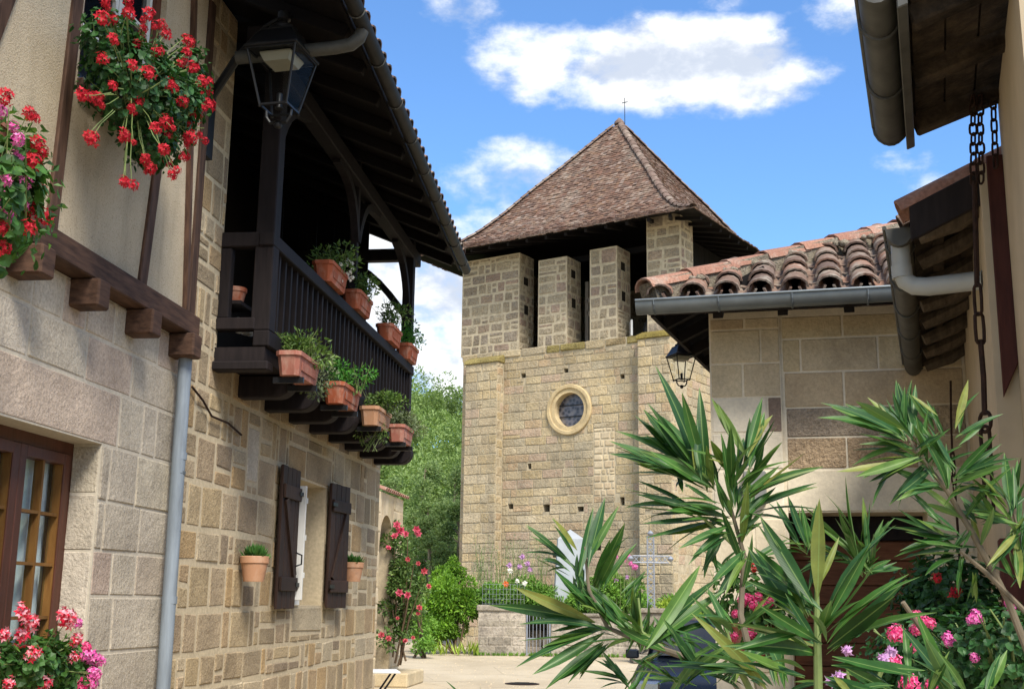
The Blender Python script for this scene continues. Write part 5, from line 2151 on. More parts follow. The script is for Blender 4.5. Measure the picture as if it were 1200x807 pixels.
for (px, py, lab, pl) in ((297, 681, 'round clay pot fixed to the stone wall left of the shutters', 'small succulent rosette in the wall pot left of the shutters'),
                          (413, 681, 'round clay pot fixed to the stone wall right of the shutters', 'small succulent rosette in the wall pot right of the shutters')):
    c = on_plane(L, px, py, .13)
    t = round_pot('wall_pot', c, .115, .20, lab, group='clay pots on the house wall')
    MB().tube([c + Vector((0, 0, .16)), c + Vector((0, 0, .16)) - Vector((L.nx, L.ny, 0)) * .13], .01, 6).build('wall_hook', 'iron', t)
    s = thing('succulent', c + Vector((0, 0, .17)), pl, 'plant', 'succulents in the wall pots')
    b = MB()
    for i in range(150):
        v = rvec(pr)
        v.z = abs(v.z)
        p0 = c + Vector((v.x * .08, v.y * .08, .17 + v.z * .07))
        leaf_quad(b, p0, Vector((v.x, v.y, v.z + .5)), Vector((v.x, v.y, -.3)), .075 * pr.uniform(.7, 1.2), .028, .3)
    mesh_obj('rosette', b.v, b.f, 'succulent', s)

t = round_pot('porch_pot', L.P(2.2, 3.86, .06), .09, .13, 'small terracotta pot on a ledge inside the balcony end opening', 'terracotta')
b = MB().fbox(L, 2.06, 2.34, 3.83, 3.858, -.12, .16)
tag(b.build('porch_shelf', 'black_timber'), 'dark shelf under the small pot inside the balcony end opening', 'shelf')
b = MB()
for i in range(7):
    lump(b, L.P(2.12 + pr.uniform(0, .2), 3.66 + pr.uniform(0, .06), .08 + pr.uniform(0, .1)), .06, pr)
tag(mesh_obj('cloth_bundle', b.v, b.f, 'white_paint'), 'crumpled white cloth on the balcony floor behind the end opening', 'cloth')


# ================================================================== geraniums on the left house
def geranium(name, label, blobs, nleaf, leaf_r, mat, rng, group=None):
    c0 = blobs[0][0]
    t = thing(name, c0, label, 'geranium', group)
    b = MB()
    for c, rad, k in blobs:
        geranium_leaves(b, c, rad, int(nleaf * k), leaf_r, rng)
    for c, rad, k in blobs:                # stray leaves round the mass
        geranium_leaves(b, c, [x * 1.28 for x in rad], int(nleaf * k * .22), leaf_r * .85, rng)
        foliage(b, c, [x * 1.15 for x in rad], int(nleaf * k * .5), leaf_r * 1.1, rng, asp=.8)
    tag(mesh_obj('foliage', b.v, b.f, mat, t), kind='stuff')
    s = MB()
    for c, rad, k in blobs:
        for i in range(int(24 * k)):
            a = Vector(c) + Vector((rng.uniform(-.5, .5) * rad[0], rng.uniform(-.5, .5) * rad[1], -rad[2] * .6))
            e = Vector(c) + Vector((rng.uniform(-1, 1) * rad[0], rng.uniform(-1, 1) * rad[1], rng.uniform(-.4, 1.0) * rad[2])) * 1.0
            s.tube([a, a.lerp(e, .5) + rvec(rng) * .03, e], [.005, .004, .002], 4)
    s.build('stems', 'stem_green', t)
    return t


gr = random.Random(55)
trough('window_box', L.P(-.06, 4.42, .24), .86, 'dark window box under the upper window, almost hidden by red geraniums', 'window box', None, 'black_timber', fr=L)
g1 = geranium('red_geranium', 'big bushy red geranium overflowing the upper window box', [
    (on_plane(L, 155, 100, .42), (.24, .36, .26), 1.0), (on_plane(L, 195, 120, .46), (.20, .28, .22), .7),
    (on_plane(L, 178, 170, .46), (.15, .2, .13), .35), (on_plane(L, 218, 95, .46), (.13, .16, .24), .4), (on_plane(L, 130, 55, .38), (.16, .24, .16), .45)], 620, .027, 'leaf_geranium_dark', gr)
hp = [(265, 95), (320, 105), (375, 120), (310, 155), (350, 175), (240, 140), (265, 205), (210, 230), (190, 225), (228, 236), (320, 260), (322, 240), (215, 330), (290, 320), (300, 326), (365, 305),
      (390, 290), (340, 380), (405, 415), (290, 430), (445, 100), (455, 160), (490, 195), (485, 240), (495, 250), (410, 210), (400, 250), (440, 330), (470, 320), (435, 370),
      (460, 280), (430, 240), (380, 60), (350, 35), (335, 70), (300, 5), (245, 5), (385, 355), (355, 400), (395, 320), (312, 440), (490, 215), (476, 190), (425, 150), (365, 125), (330, 95), (440, 125), (265, 45), (240, 45), (300, 30), (390, 80), (400, 200), (465, 270), (450, 325), (395, 385)]
heads(g1, F_RED, [(x / 2.018, y / 2.018) for x, y in hp], L, .58, gr, .86, jo=.12)
heads(g1, F_RED, [(x / 2.018 + gr.uniform(-9, 9), y / 2.018 + gr.uniform(-8, 8)) for x, y in hp[8:48]], L, .58, gr, .55, jo=.12)
trough('window_box', L.P(-1.95, 3.53, .32), .5, 'window box at the left picture edge under mixed red and lilac geraniums', 'window box', None, 'terracotta', fr=L)
g2 = geranium('mixed_geranium', 'mixed red and lilac-pink geranium at the left edge above the beam', [
    (on_plane(L, -15, 225, .46), (.26, .34, .30), 1.0), (on_plane(L, 22, 200, .48), (.10, .14, .24), .35)], 330, .034, 'leaf_geranium', gr)
heads(g2, F_RED, [(x / 2.018, y / 2.018) for x, y in ((10, 230), (65, 270), (85, 340), (80, 385), (90, 445), (105, 515), (70, 495), (65, 540), (5, 590), (80, 280), (75, 375), (0, 540), (95, 360))], L, .60, gr, .85, jo=.08)
heads(g2, F_MAG, [(x / 2.018, y / 2.018) for x, y in ((40, 370), (30, 300), (10, 425), (55, 485), (20, 515), (5, 490), (60, 430), (40, 330), (0, 265), (25, 460))], L, .60, gr, .8, jo=.08)
trough('window_box', L.P(-.55, 1.03, .10), .9, 'terracotta window box on the sill of the brown casement window', 'window box', None, 'terracotta', fr=L)
g3 = geranium('striped_geranium', 'red and pink geranium filling the box below the brown casement window', [
    (on_plane(L, 40, 775, .22), (.16, .34, .13), 1.0), (on_plane(L, 85, 790, .25), (.10, .2, .15), .6), (on_plane(L, -20, 780, .22), (.12, .3, .13), .5)], 420, .028, 'leaf_geranium', gr)
heads(g3, F_REDW, [(24, 718), (36, 730), (24, 744), (3, 744), (38, 766), (79, 726), (88, 749), (86, 770), (9, 801), (72, 722), (-12, 770), (52, 800)], L, .34, gr, 1.0, jo=.06)
heads(g3, F_MAG, [(108, 770), (116, 774), (108, 787), (107, 800), (90, 730), (100, 768), (112, 790)], L, .38, gr, .95, jo=.05)
heads(g3, F_PINK, [(100, 758), (106, 792), (96, 800)], L, .36, gr, .9)


# ================================================================== far end of the street: arch wall, rose, table
A_ = Frame(-2.42, 22.0, .12067, .99269)


def arch_wall():
    rng = random.Random(61)
    h = thing('arched_wall', A_.P(1.0, 0, 0), 'old stone wall with arched doorway and tile coping behind the climbing rose', 'wall')
    P = A_.P
    # face with an arched opening: columns of quads
    a0, a1, spring, top = .25, 1.35, 2.6, 3.55
    m = MB()
    us = [-2.5, -1.2, a0] + [a0 + (a1 - a0) * i / 10 for i in range(1, 11)] + [1.8, 2.25]

    def head(u):
        if u < a0 - 1e-6 or u > a1 + 1e-6:
            return 0
        x = (u - (a0 + a1) / 2) / ((a1 - a0) / 2)
        return spring + .55 * math.sqrt(max(0, 1 - x * x))
    for i in range(len(us) - 1):
        u, w = us[i], us[i + 1]
        inside = u >= a0 - 1e-6 and w <= a1 + 1e-6
        b0, b1 = (head(u), head(w)) if inside else (0, 0)
        m.add([P(u, b0, 0), P(w, b1, 0), P(w, top, 0), P(u, top, 0)], [(0, 1, 2, 3)])
        m.add([P(u, b0, -.5), P(w, b1, -.5), P(w, top, -.5), P(u, top, -.5)], [(3, 2, 1, 0)])
        m.add([P(u, b0, 0), P(w, b1, 0), P(w, b1, -.5), P(u, b0, -.5)], [(0, 3, 2, 1)])
    for u in (a0, a1):
        m.add([P(u, 0, 0), P(u, spring, 0), P(u, spring, -.5), P(u, 0, -.5)], [(0, 1, 2, 3)])
    m.add([P(2.25, 0, 0), P(2.25, 0, -.5), P(2.25, top, -.5), P(2.25, top, 0)], [(0, 1, 2, 3)])
    m.add([P(-2.5, top, 0), P(2.25, top, 0), P(2.25, top, -.5), P(-2.5, top, -.5)], [(0, 1, 2, 3)])
    c = m.build('wall_face', 'limestone', h)
    rr = masonry(1.36, 2.24, 0, top, (.28, .36), (.3, .55), rng) + masonry(-1.2, a0, 0, top, (.28, .36), (.3, .55), rng)
    lay_stones(A_, rr, 'limestone', c, rng, 'arch', limit=60, gap=.01, proud=.012, bev=.015)
    e = Frame(P(2.25, 0, 0).x, P(2.25, 0, 0).y, -A_.nx, -A_.ny)
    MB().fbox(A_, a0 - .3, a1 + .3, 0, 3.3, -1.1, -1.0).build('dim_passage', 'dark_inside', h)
    tm = tile_mesh('canal_red', r=.075, taper=.9, length=.42)
    for k in range(13):
        u = .25 + k * .165
        p = P(u, top + .02, .10)
        inst('coping_tile', tm, h, tile_mat(p, Vector((-A_.nx, -A_.ny, .35)), rng))
    bevel(MB().fbox(A_, 1.0, 2.6, 0, .26, -.2, .45).build('step', 'limestone', h), .03, 2)
    return h


arch_wall()


def rose_bush():
    rng = random.Random(9)
    base = at(468, 772, 23.2)
    t = thing('climbing_rose', base, 'tall climbing rose with pink and red blooms against the arched wall', 'rose')
    c = at(470, 705, 23.2)
    s = MB()
    for k, (px, py) in enumerate(((462, 640), (478, 625), (485, 660), (455, 690), (492, 690), (470, 650), (480, 720), (448, 720))):
        e = at(px, py, 23.2 + rng.uniform(-.3, .2))
        s.tube([base + rvec(rng) * .15, base.lerp(e, .5) + rvec(rng) * .12, e], [.022, .016, .006], 6)
    s.build('canes', 'bark_dark', t)
    b = MB()
    for px, py, r_, n in ((470, 640, .34, 300), (478, 665, .38, 420), (470, 690, .42, 500), (487, 690, .30, 300), (462, 715, .34, 320), (482, 720, .30, 300), (455, 745, .25, 90), (475, 745, .25, 120), (465, 620, .2, 120)):
        foliage(b, at(px, py, 23.2 + rng.uniform(-.2, .2)), (r_, r_, r_), int(n * 1.7), .08, rng, lumps=5, asp=.6)
    tag(mesh_obj('foliage', b.v, b.f, 'leaf_rose', t), kind='stuff')
    for (px, py, me, sc) in ((465, 615, F_ROSE, 2.0), (470, 622, F_ROSE, 2.2), (476, 626, F_ROSE, 1.9), (463, 628, F_ROSE, 2.2), (488, 620, F_ROSE, 2.0), (490, 625, F_ROSE, 1.6), (455, 642, F_ROSE, 1.6),
                             (478, 655, F_ROSER, 1.3), (490, 660, F_ROSER, 1.5), (497, 669, F_ROSER, 1.8), (502, 687, F_ROSER, 1.6), (468, 694, F_ROSE, 2.0), (478, 697, F_ROSE, 1.7),
                             (491, 712, F_ROSER, 1.5), (490, 719, F_ROSER, 1.4), (466, 724, F_ROSER, 1.2), (447, 744, F_ROSER, 2.0), (455, 748, F_ROSER, 1.9), (475, 751, F_ROSER, 1.8), (484, 747, F_ROSER, 1.4)):
        p = at(px, py, 22.75 + rng.uniform(-.05, .05))
        inst('rose_bloom', me, t, face_mat(p, Vector((-p.x * .02, -1, .3)) + rvec(rng) * .6, sc * rng.uniform(.6, .9), rng))


rose_bush()


def folding_table():
    c = at(441, 786, 15.6)
    t = thing('folding_table', (c.x, c.y, 0), 'small white folding table at the far corner of the balcony house', 'table')
    ax = Matrix.Rotation(R(10), 3, 'Z')
    z = c.z
    for k in range(5):
        bevel(MB().box(Vector((c.x, c.y, z)) + ax @ Vector((0, -.24 + k * .12, 0)), .56, .112, .022, ax).build('slat', 'white_paint', t), .004)
    for sy in (-.25, .25):
        for sx in (-1, 1):
            a = Vector((c.x, c.y, 0)) + ax @ Vector((sx * .24, sy, 0.01))
            b = Vector((c.x, c.y, z - .012)) + ax @ Vector((-sx * .22, sy * .98, 0))
            MB().tube([a, b], .013, 8).build('leg', 'iron', t)
    return t


folding_table()


# ================================================================== garden in front of the tower
def garden():
    rng = random.Random(70)
    W_ = Frame(at(560, 765, 36.6).x, 36.6, 1, .0)       # wall line, u to the right
    P = W_.P

    def up(px):
        return at(px, 740, 36.6).x - W_.x
    h = thing('garden_wall', P(1.0, 0, 0), 'low weathered grey garden wall with iron gate in front of the tower', 'wall')
    g0, g1 = up(616), up(646)
    MB().fbox(W_, 0, g0, 0, 1.30, -.5, 0).build('wall_body', 'oldwall', h)
    MB().fbox(W_, g1, up(830), 0, 1.16, -.45, 0.0).build('wall_body', 'oldwall', h)
    lay_stones(W_, masonry(0, g0, 0, 1.05, (.24, .3), (.4, .7), rng) + masonry(g1, up(760), 0, 1.0, (.24, .32), (.4, .7), rng), 'oldwall', h, rng, 'gw', limit=60, gap=.008, proud=.01, rough=.01, depth=.06, bev=.02)
    bevel(MB().fbox(W_, -.06, g0 + .02, 1.30, 1.47, -.56, .06).build('coping', 'oldwall', h), .03, 2)
    bevel(MB().fbox(W_, g1 - .02, up(830), 1.16, 1.26, -.5, .05).build('coping', 'oldwall', h), .03, 2)
    # gate of flat iron bars, steps behind
    gm = MB().fbox(W_, g0 + .02, g0 + .06, .02, 1.40, -.06, -.02).fbox(W_, g1 - .06, g1 - .02, .02, 1.40, -.06, -.02)
    for v in (.06, .5, .95, 1.36):
        gm.fbox(W_, g0 + .06, g1 - .06, v, v + .03, -.055, -.025)
    go = gm.build('gate', 'grey_iron', h)
    for k in range(6):
        u = g0 + .06 + (g1 - g0 - .12) * (k + .5) / 6
        MB().fbox(W_, u - .008, u + .008, .06, 1.40, -.048, -.032).build('gate_bar', 'grey_iron', go)
    for k in range(5):
        bevel(MB().fbox(W_, g0, g1, 0, .24 * (k + 1), -.95 - .3 * k, -.62 - .3 * k).build('garden_step', 'oldwall', h), .015)
    # wire mesh on top of the left stretch
    gm = MB()
    for k in range(13):
        u = .1 + (g0 - .15) * k / 12
        gm.fbox(W_, u - .003, u + .003, 1.47, 2.1, -.25, -.244)
    for k in range(5):
        gm.fbox(W_, .1, g0 - .05, 1.5 + k * .145, 1.506 + k * .145, -.252, -.246)
    gm.build('wire_fence', 'grey_iron', h)
    # raised bed behind
    m = MB().fbox(W_, .1, g0 - .05, 0, 1.28, -2.2, -.52)
    m.fbox(W_, g1 + .05, up(825), 0, 1.1, -1.9, -.48)
    tag(m.build('garden_bed', 'soil'), kind='structure')
    b = MB()
    for px, py, rx, rz, n, dp in ((575, 698, .8, .42, 900, 37.6), (600, 688, .8, .48, 1000, 37.7), (622, 690, .7, .55, 900, 37.6), (640, 700, .6, .45, 700, 37.4), (560, 702, .5, .3, 400, 37.5),
                                  (700, 692, .8, .6, 1100, 37.4), (725, 690, .8, .55, 1000, 37.3), (745, 700, .6, .5, 700, 37.2), (680, 705, .6, .4, 600, 37.3), (800, 712, .8, .4, 800, 36.9)):
        foliage(b, at(px, py + 6, dp), (rx, .6, rz * 1.15), n * 3, .13, rng, lumps=10, asp=.4, up=.2)
    tag(mesh_obj('garden_plants', b.v, b.f, 'leaf_garden'), 'mixed green perennials growing above the garden wall', 'plants', kind='stuff')
    # loose stems of taller flowers
    def flower(px, py, me, sc, dp, lab, cat='flower', group=None):
        p = at(px, py, dp)
        t = thing('garden_flower', (p.x, p.y, 1.3), lab, cat, group)
        MB().tube([Vector((p.x, p.y + .05, 1.3)), p.lerp(Vector((p.x, p.y, 1.3)), .5) + rvec(rng) * .05, p], [.012, .01, .006], 5).build('stem', 'stem_green', t)
        inst('bloom', me, t, face_mat(p, Vector((-.1, -1, .5)), sc, rng))
    flower(593, 684, F_ORANGE, 1.8, 37.0, 'single orange poppy above the garden wall')
    flower(606, 681, F_WHITE, 2.0, 37.0, 'white daisy right of the orange poppy', group='white garden flowers')
    flower(615, 683, F_WHITE, 2.4, 37.0, 'largest white flower near the garden gate', group='white garden flowers')
    flower(598, 669, F_WHITE, 2.4, 37.2, 'small white flower standing tallest above the poppy', group='white garden flowers')
    for px, py, w in ((612, 652, 'highest'), (618, 660, 'second highest'), (609, 664, 'middle'), (597, 662, 'leftmost'), (621, 667, 'rightmost and lowest')):
        flower(px, py, F_LIL, 3.2, 37.4, w + ' pale lilac flower of the clump above the garden fence', group='lilac flowers before the tower')
    for px, py, sc, w in ((736, 652, 4.2, 'large topmost'), (744, 664, 4.2, 'large lowest, nearest the cross,'), (739, 660, 3.4, 'middle'), (731, 656, 3.0, 'small'), (726, 662, 2.6, 'small lower left'), (722, 652, 2.6, 'small leftmost')):
        flower(px, py, F_MAG, sc * .62, 36.9, w + ' magenta flower of the clump beside the iron cross', group='magenta flowers beside the cross')
    for px, py, w in ((735, 676, 'right, higher'), (722, 680, 'left, lower')):
        flower(px, py, F_LIL, 2.6, 36.9, w + ' small lavender flower below the magenta clump', group='lavender flowers')
    # dry grassy clump in front of the tower foot
    t = thing('dry_clump', at(572, 690, 38.0), 'tall thin dry plants before the tower buttress foot', 'plant')
    b = MB()
    s = MB()
    for k in range(60):
        a = at(rng.uniform(552, 640), 695, 38.0)
        e = a + Vector((rng.uniform(-.25, .25), 0, rng.uniform(.5, 1.75)))
        s.tube([a, a.lerp(e, .6) + rvec(rng) * .06, e], [.012, .009, .004], 4, caps=False)
        foliage(b, e - Vector((0, 0, .15)), (.14, .14, .3), 24, .07, rng, asp=.35)
    s.build('stems', 'stem_green', t)
    tag(mesh_obj('foliage', b.v, b.f, 'leaf_box_grey', t), kind='stuff')
    return h


garden()


def shrub(name, label, blobs, n, leaf, mat, rng, cat='shrub', trunk=None):
    c = blobs[0][0]
    t = thing(name, (c.x, c.y, 0), label, cat)
    b = MB()
    for c, r_, k in blobs:
        foliage(b, c, r_, int(n * k), leaf, rng, lumps=9, asp=.5)
    tag(mesh_obj('foliage', b.v, b.f, mat, t), kind='stuff')
    s = MB()
    c = blobs[0][0]
    for k in range(7):
        cc, r_, _ = rng.choice(blobs)
        e = Vector(cc) + Vector((rng.uniform(-.6, .6) * r_[0], rng.uniform(-.6, .6) * r_[1], rng.uniform(-.2, .7) * r_[2]))
        a = Vector((c.x + rng.uniform(-.2, .2), c.y + rng.uniform(-.2, .2), 0))
        s.tube([a, a.lerp(e, .5) + rvec(rng) * .1, e], [.035, .025, .01], 6)
    s.build('branches', 'bark_dark', t)
    return t


sr = random.Random(12)
shrub('bright_shrub', 'bright yellow-green bush left of the garden wall', [(at(532, 712, 37.4), (1.0, .9, 1.15), 1.0), (at(510, 705, 37.8), (.8, .7, 1.05), .8), (at(548, 700, 37.6), (.5, .6, .7), .5),
                                                                  (at(520, 740, 37.2), (.8, .6, .6), .6), (at(500, 745, 37.0), (.5, .5, .5), .35), (at(532, 672, 38.6), (.4, .4, .6), .3)], 4200, .12, 'leaf_bush', sr)
shrub('low_green_shrub', 'low darker green shrub beside the rose at the street end', [(at(492, 735, 34.5), (.45, .5, .55), .6), (at(487, 700, 34.6), (.35, .5, .6), .5), (at(497, 755, 34.3), (.5, .4, .3), .4)], 1500, .10, 'leaf_garden', sr)
b = MB()
for px in (508, 518, 522, 534, 545, 552, 558):
    c = at(px, 763, 36.4)
    c.z = 0
    for k in range(9):
        a = sr.uniform(0, 6.28)
        d = Vector((math.cos(a) * .5, math.sin(a) * .5, 1))
        leaf_quad(b, c + Vector((sr.uniform(-.1, .1), sr.uniform(-.1, .1), 0)), d, Vector((math.cos(a), math.sin(a), .2)), sr.uniform(.3, .55), .06, .2)
tag(mesh_obj('iris_leaves', b.v, b.f, 'leaf_yellow'), 'pale strap-shaped leaves at the foot of the bright bush', 'plants', kind='stuff')
shrub('yellow_shrub', 'small yellow-green plant right of the iron cross', [(at(790, 715, 34.5), (.55, .5, .4), 1.0), (at(808, 722, 34.5), (.5, .5, .35), .6)], 900, .12, 'leaf_yellow', sr)


def iron_cross():
    b0 = at(763, 706, 33.5)
    t = thing('calvary_cross', (b0.x, b0.y, 0), 'openwork grey iron cross on a stone pedestal before the tower', 'cross')
    P = lambda x, z: Vector((b0.x + x, b0.y, z))
    bevel(MB().box(P(0, .12), 1.1, 1.1, .24).build('pedestal_base', 'oldwall', t), .03)
    m = MB()
    bevel(MB().box(P(0, .78), .62, .62, 1.08).build('pedestal', 'oldwall', t), .02)
    bevel(MB().box(P(0, 1.39), .78, .78, .13).build('pedestal_cap', 'oldwall', t), .03, 2)
    m = MB()
    top = at(763, 628, 33.5).z
    ar = at(763, 655, 33.5).z
    w = .09
    for s in (-1, 1):
        m.tube([P(s * w, 1.45), P(s * w, top)], .02, 6)
        m.tube([P(-.5, ar + s * w), P(.5, ar + s * w)], .02, 6)
    z = 1.5
    while z < top - .1:
        m.tube([P(-w, z), P(w, z + .16)], .012, 5).tube([P(w, z), P(-w, z + .16)], .012, 5)
        z += .16
    x = -.48
    while x < .4:
        m.tube([P(x, ar - w), P(x + .16, ar + w)], .012, 5).tube([P(x, ar + w), P(x + .16, ar - w)], .012, 5)
        x += .16
    m.build('lattice', 'grey_iron', t)
    for c in (P(0, top + .06), P(-.55, ar), P(.55, ar)):
        MB().lathe(c - Vector((0, 0, .06)), [(.02, 0), (.07, .04), (.09, .08), (.05, .13), (.01, .16)], 10).build('finial', 'grey_iron', t, smooth=True)
    return t


iron_cross()


def memorial():
    c = at(668, 700, 37.9)
    t = thing('white_memorial', (c.x, c.y, 0), 'pale tapering stone memorial half hidden behind the oleander leaves', 'memorial')
    top = at(668, 620, 37.9).z

    def fr(levels):
        m = MB()
        for i, (w, z) in enumerate(levels):
            k = len(m.v)
            m.v += [Vector((c.x + x * w, c.y + y * w, z)) for x, y in ((-1, -1), (1, -1), (1, 1), (-1, 1))]
            if i:
                for j in range(4):
                    m.f.append((k - 4 + j, k - 4 + (j + 1) % 4, k + (j + 1) % 4, k + j))
        m.f += [(3, 2, 1, 0), tuple(len(m.v) - 4 + j for j in range(4))]
        return m
    bevel(fr([(.85, 0), (.85, .5), (.7, .52), (.7, 1.3)]).build('plinth', 'limestone_pale', t), .02)
    bevel(fr([(.52, 1.3), (.40, top - .3), (.0, top)]).build('shaft', 'marble', t), .01)
    return t


memorial()


def parked_car():
    """dark hatchback seen end on; local x across, y along, facing us"""
    rng = random.Random(2)
    c = at(800, 700, 15.6)
    t = thing('parked_car', (2.55, 15.6, 0), 'dark blue parked car half hidden behind the oleander below the tower', 'car')
    rot = Matrix.Rotation(R(-12), 3, 'Z')

    def q(x, y, z):
        return Vector((2.55, 15.6, 0)) + rot @ Vector((x, y, z))

    def loft(secs, name, mat, parent):
        m = MB()
        n = len(secs[0])
        for s in secs:
            m.v += [q(*p) for p in s]
        for i in range(len(secs) - 1):
            for j in range(n):
                m.f.append((i * n + j, i * n + (j + 1) % n, (i + 1) * n + (j + 1) % n, (i + 1) * n + j))
        m.f.append(tuple(reversed(range(n))))
        m.f.append(tuple((len(secs) - 1) * n + j for j in range(n)))
        return m.build(name, mat, parent, smooth=True)

    def sec(y, w, z0, z1, w1=None):
        w1 = w1 or w * .92
        return [(-w * .94, y, z0), (w * .94, y, z0), (w, y, z0 + .12), (w, y, z1 - .14), (w1, y, z1), (-w1, y, z1), (-w, y, z1 - .14), (-w, y, z0 + .12)]
    body = loft([sec(-1.95, .70, .32, .66), sec(-1.85, .80, .22, .74), sec(-1.3, .85, .20, .86), (sec(-.8, .86, .20, .92)), sec(.6, .86, .2, .95), sec(1.6, .85, .22, .95), sec(1.9, .80, .26, .88), sec(1.95, .72, .34, .75)], 'body', 'car_paint', t)

    def csec(y, w, z0, z1):
        return [(-w, y, z0), (w, y, z0), (w * .80, y, z1 - .04), (w * .72, y, z1), (-w * .72, y, z1), (-w * .80, y, z1 - .04)]
    loft([csec(-.75, .80, .86, .93), csec(-.15, .79, .90, 1.36), csec(.35, .79, .9, 1.42), csec(1.0, .79, .9, 1.40), csec(1.55, .78, .9, 1.12), csec(1.7, .76, .88, .96)], 'cabin', 'car_paint', t)
    m = MB().add([q(-.66, -.72, .955), q(.66, -.72, .955), q(.54, -.17, 1.345), q(-.54, -.17, 1.345)], [(0, 1, 2, 3)])
    for i in range(4):
        m.v[i] = m.v[i] + rot @ Vector((0, -.02, .022))
    mesh_obj('windscreen', m.v, m.f, 'dark_glass', t)
    for s in (-1, 1):
        m = MB().add([q(s * .80, -.45, .97), q(s * .80, 1.3, .97), q(s * .655, .95, 1.34), q(s * .655, -.05, 1.32)], [(0, 1, 2, 3)])
        mesh_obj('side_window', [v + rot @ Vector((s * .012, 0, .006)) for v in m.v], m.f, 'dark_glass', t)
        bevel(MB().box(q(s * .92, -.5, .98), .16, .10, .11, rot).build('mirror', 'car_paint', t), .02, 2)
        bevel(MB().box(q(s * .60, -1.88, .68), .30, .16, .13, rot).build('headlight', 'chrome', t), .03, 2)
        for y in (-1.25, 1.25):
            ax = rot @ Matrix.Rotation(R(90), 3, 'Y')
            MB().lathe(q(s * .78 - .09, y, .30), [(.24, 0), (.30, .02), (.30, .16), (.24, .18)], 20, ax).build('tyre', 'rubber', t, smooth=True)
            MB().lathe(q(s * .78 - .095, y, .30), [(.05, 0), (.2, .005), (.2, .185), (.05, .19)], 14, ax).build('rim', 'chrome', t, smooth=True)
    bevel(MB().box(q(0, -1.93, .48), .9, .06, .18, rot).build('grille', 'iron', t), .02)
    return t


parked_car()


# ================================================================== wooded hill behind
def hill_h(x, y):
    t = max(0.0, min(1.0, (y - 50) / 70))
    t = t * t * (3 - 2 * t)
    s = max(0.0, min(1.0, (y - 120) / 90))
    return -.3 + .3 * min(1, max(0, (y - 46) / 4)) + t * 17 + s * 8 + 1.2 * math.sin(x * .07 + y * .05) * t


m = MB()
nx_, ny_ = 40, 30
for j in range(ny_ + 1):
    for i in range(nx_ + 1):
        x, y = -160 + 320 * i / nx_, 46 + 190 * j / ny_
        m.v.append(Vector((x, y, hill_h(x, y))))
for j in range(ny_):
    for i in range(nx_):
        k = j * (nx_ + 1) + i
        m.f.append((k, k + 1, k + nx_ + 2, k + nx_ + 1))
tag(mesh_obj('hill', m.v, m.f, 'hill', smooth=True), kind='structure')

wr = random.Random(88)
b = MB()
for k in range(150):
    y = wr.uniform(66, 122)
    x = wr.uniform(-.30, .05) * y + wr.uniform(-2, 2)
    if k > 95:
        x = wr.uniform(-60, 60)
    z = hill_h(x, y)
    hh = wr.uniform(5, 7.5)
    r_ = wr.uniform(1.8, 3.0)
    foliage(b, (x, y, z + hh * .6), (r_, r_, hh * .5), 1700 if k <= 95 else 220, .27 if k <= 95 else .9, wr, lumps=9, asp=.55)
tag(mesh_obj('hillside_wood', b.v, b.f, 'leaf_wood'), 'light green wooded hillside rising behind the church', 'wood', kind='stuff')


def forest_tree(px, depth, height, label, rng, mat='leaf_tree', bark='bark', cr=1.0):
    p = at(px, 690, depth)
    base = Vector((p.x, depth, hill_h(p.x, depth)))
    t = thing('forest_tree', base, label, 'tree', 'trees at the foot of the hill')
    m = MB()
    lean = Vector((rng.uniform(-.5, .5), 0, 0))
    tip = base + Vector((0, 0, height)) + lean
    m.tube([base - Vector((0, 0, .3)), base.lerp(tip, .35) + rvec(rng) * .15, base.lerp(tip, .7) + rvec(rng) * .2, tip], [.15, .11, .07, .02], 8)
    b = MB()
    for k in range(11):
        f = .28 + .68 * k / 10
        a = base.lerp(tip, f)
        d = Vector((rng.uniform(-1, 1), rng.uniform(-1, 1), rng.uniform(.1, .6))).normalized()
        e = a + d * height * .17 * (1.35 - f) * cr
        m.tube([a, a.lerp(e, .5) + Vector((0, 0, .1)), e], [.045, .03, .01], 5)
        r_ = height * .115 * (1.45 - f * .7) * cr
        foliage(b, e, (r_, r_, r_ * .8), 520, .15, rng, lumps=7, asp=.5)
    m.build('trunk', bark, t, smooth=True)
    tag(mesh_obj('crown', b.v, b.f, mat, t), kind='stuff')
    return t


fr_ = random.Random(40)
forest_tree(536, 56, 5.6, 'dark green tree with pale trunk touching the tower left edge', fr_)
forest_tree(519, 59, 7.0, 'tall pale-trunked tree above the bright bush', fr_)
forest_tree(503, 55, 5.4, 'shorter dark tree between the rose and the bright bush', fr_, cr=.9)
forest_tree(487, 60, 7.2, 'tall slender tree rising behind the climbing rose', fr_)
forest_tree(466, 57, 6.4, 'leafy tree just right of the balcony house corner', fr_)


# ================================================================== geraniums on the right
gq = random.Random(91)


def heads_at(parent, me, pts, depth, sc, rng, jd=.05, name='flower_head'):
    for px, py in pts:
        p = at(px, py, depth + rng.uniform(-jd, jd))
        inst(name, me, parent, face_mat(p, Vector((-p.x, -p.y, .6)).normalized() + rvec(rng) * .4, sc * rng.uniform(.85, 1.15), rng))


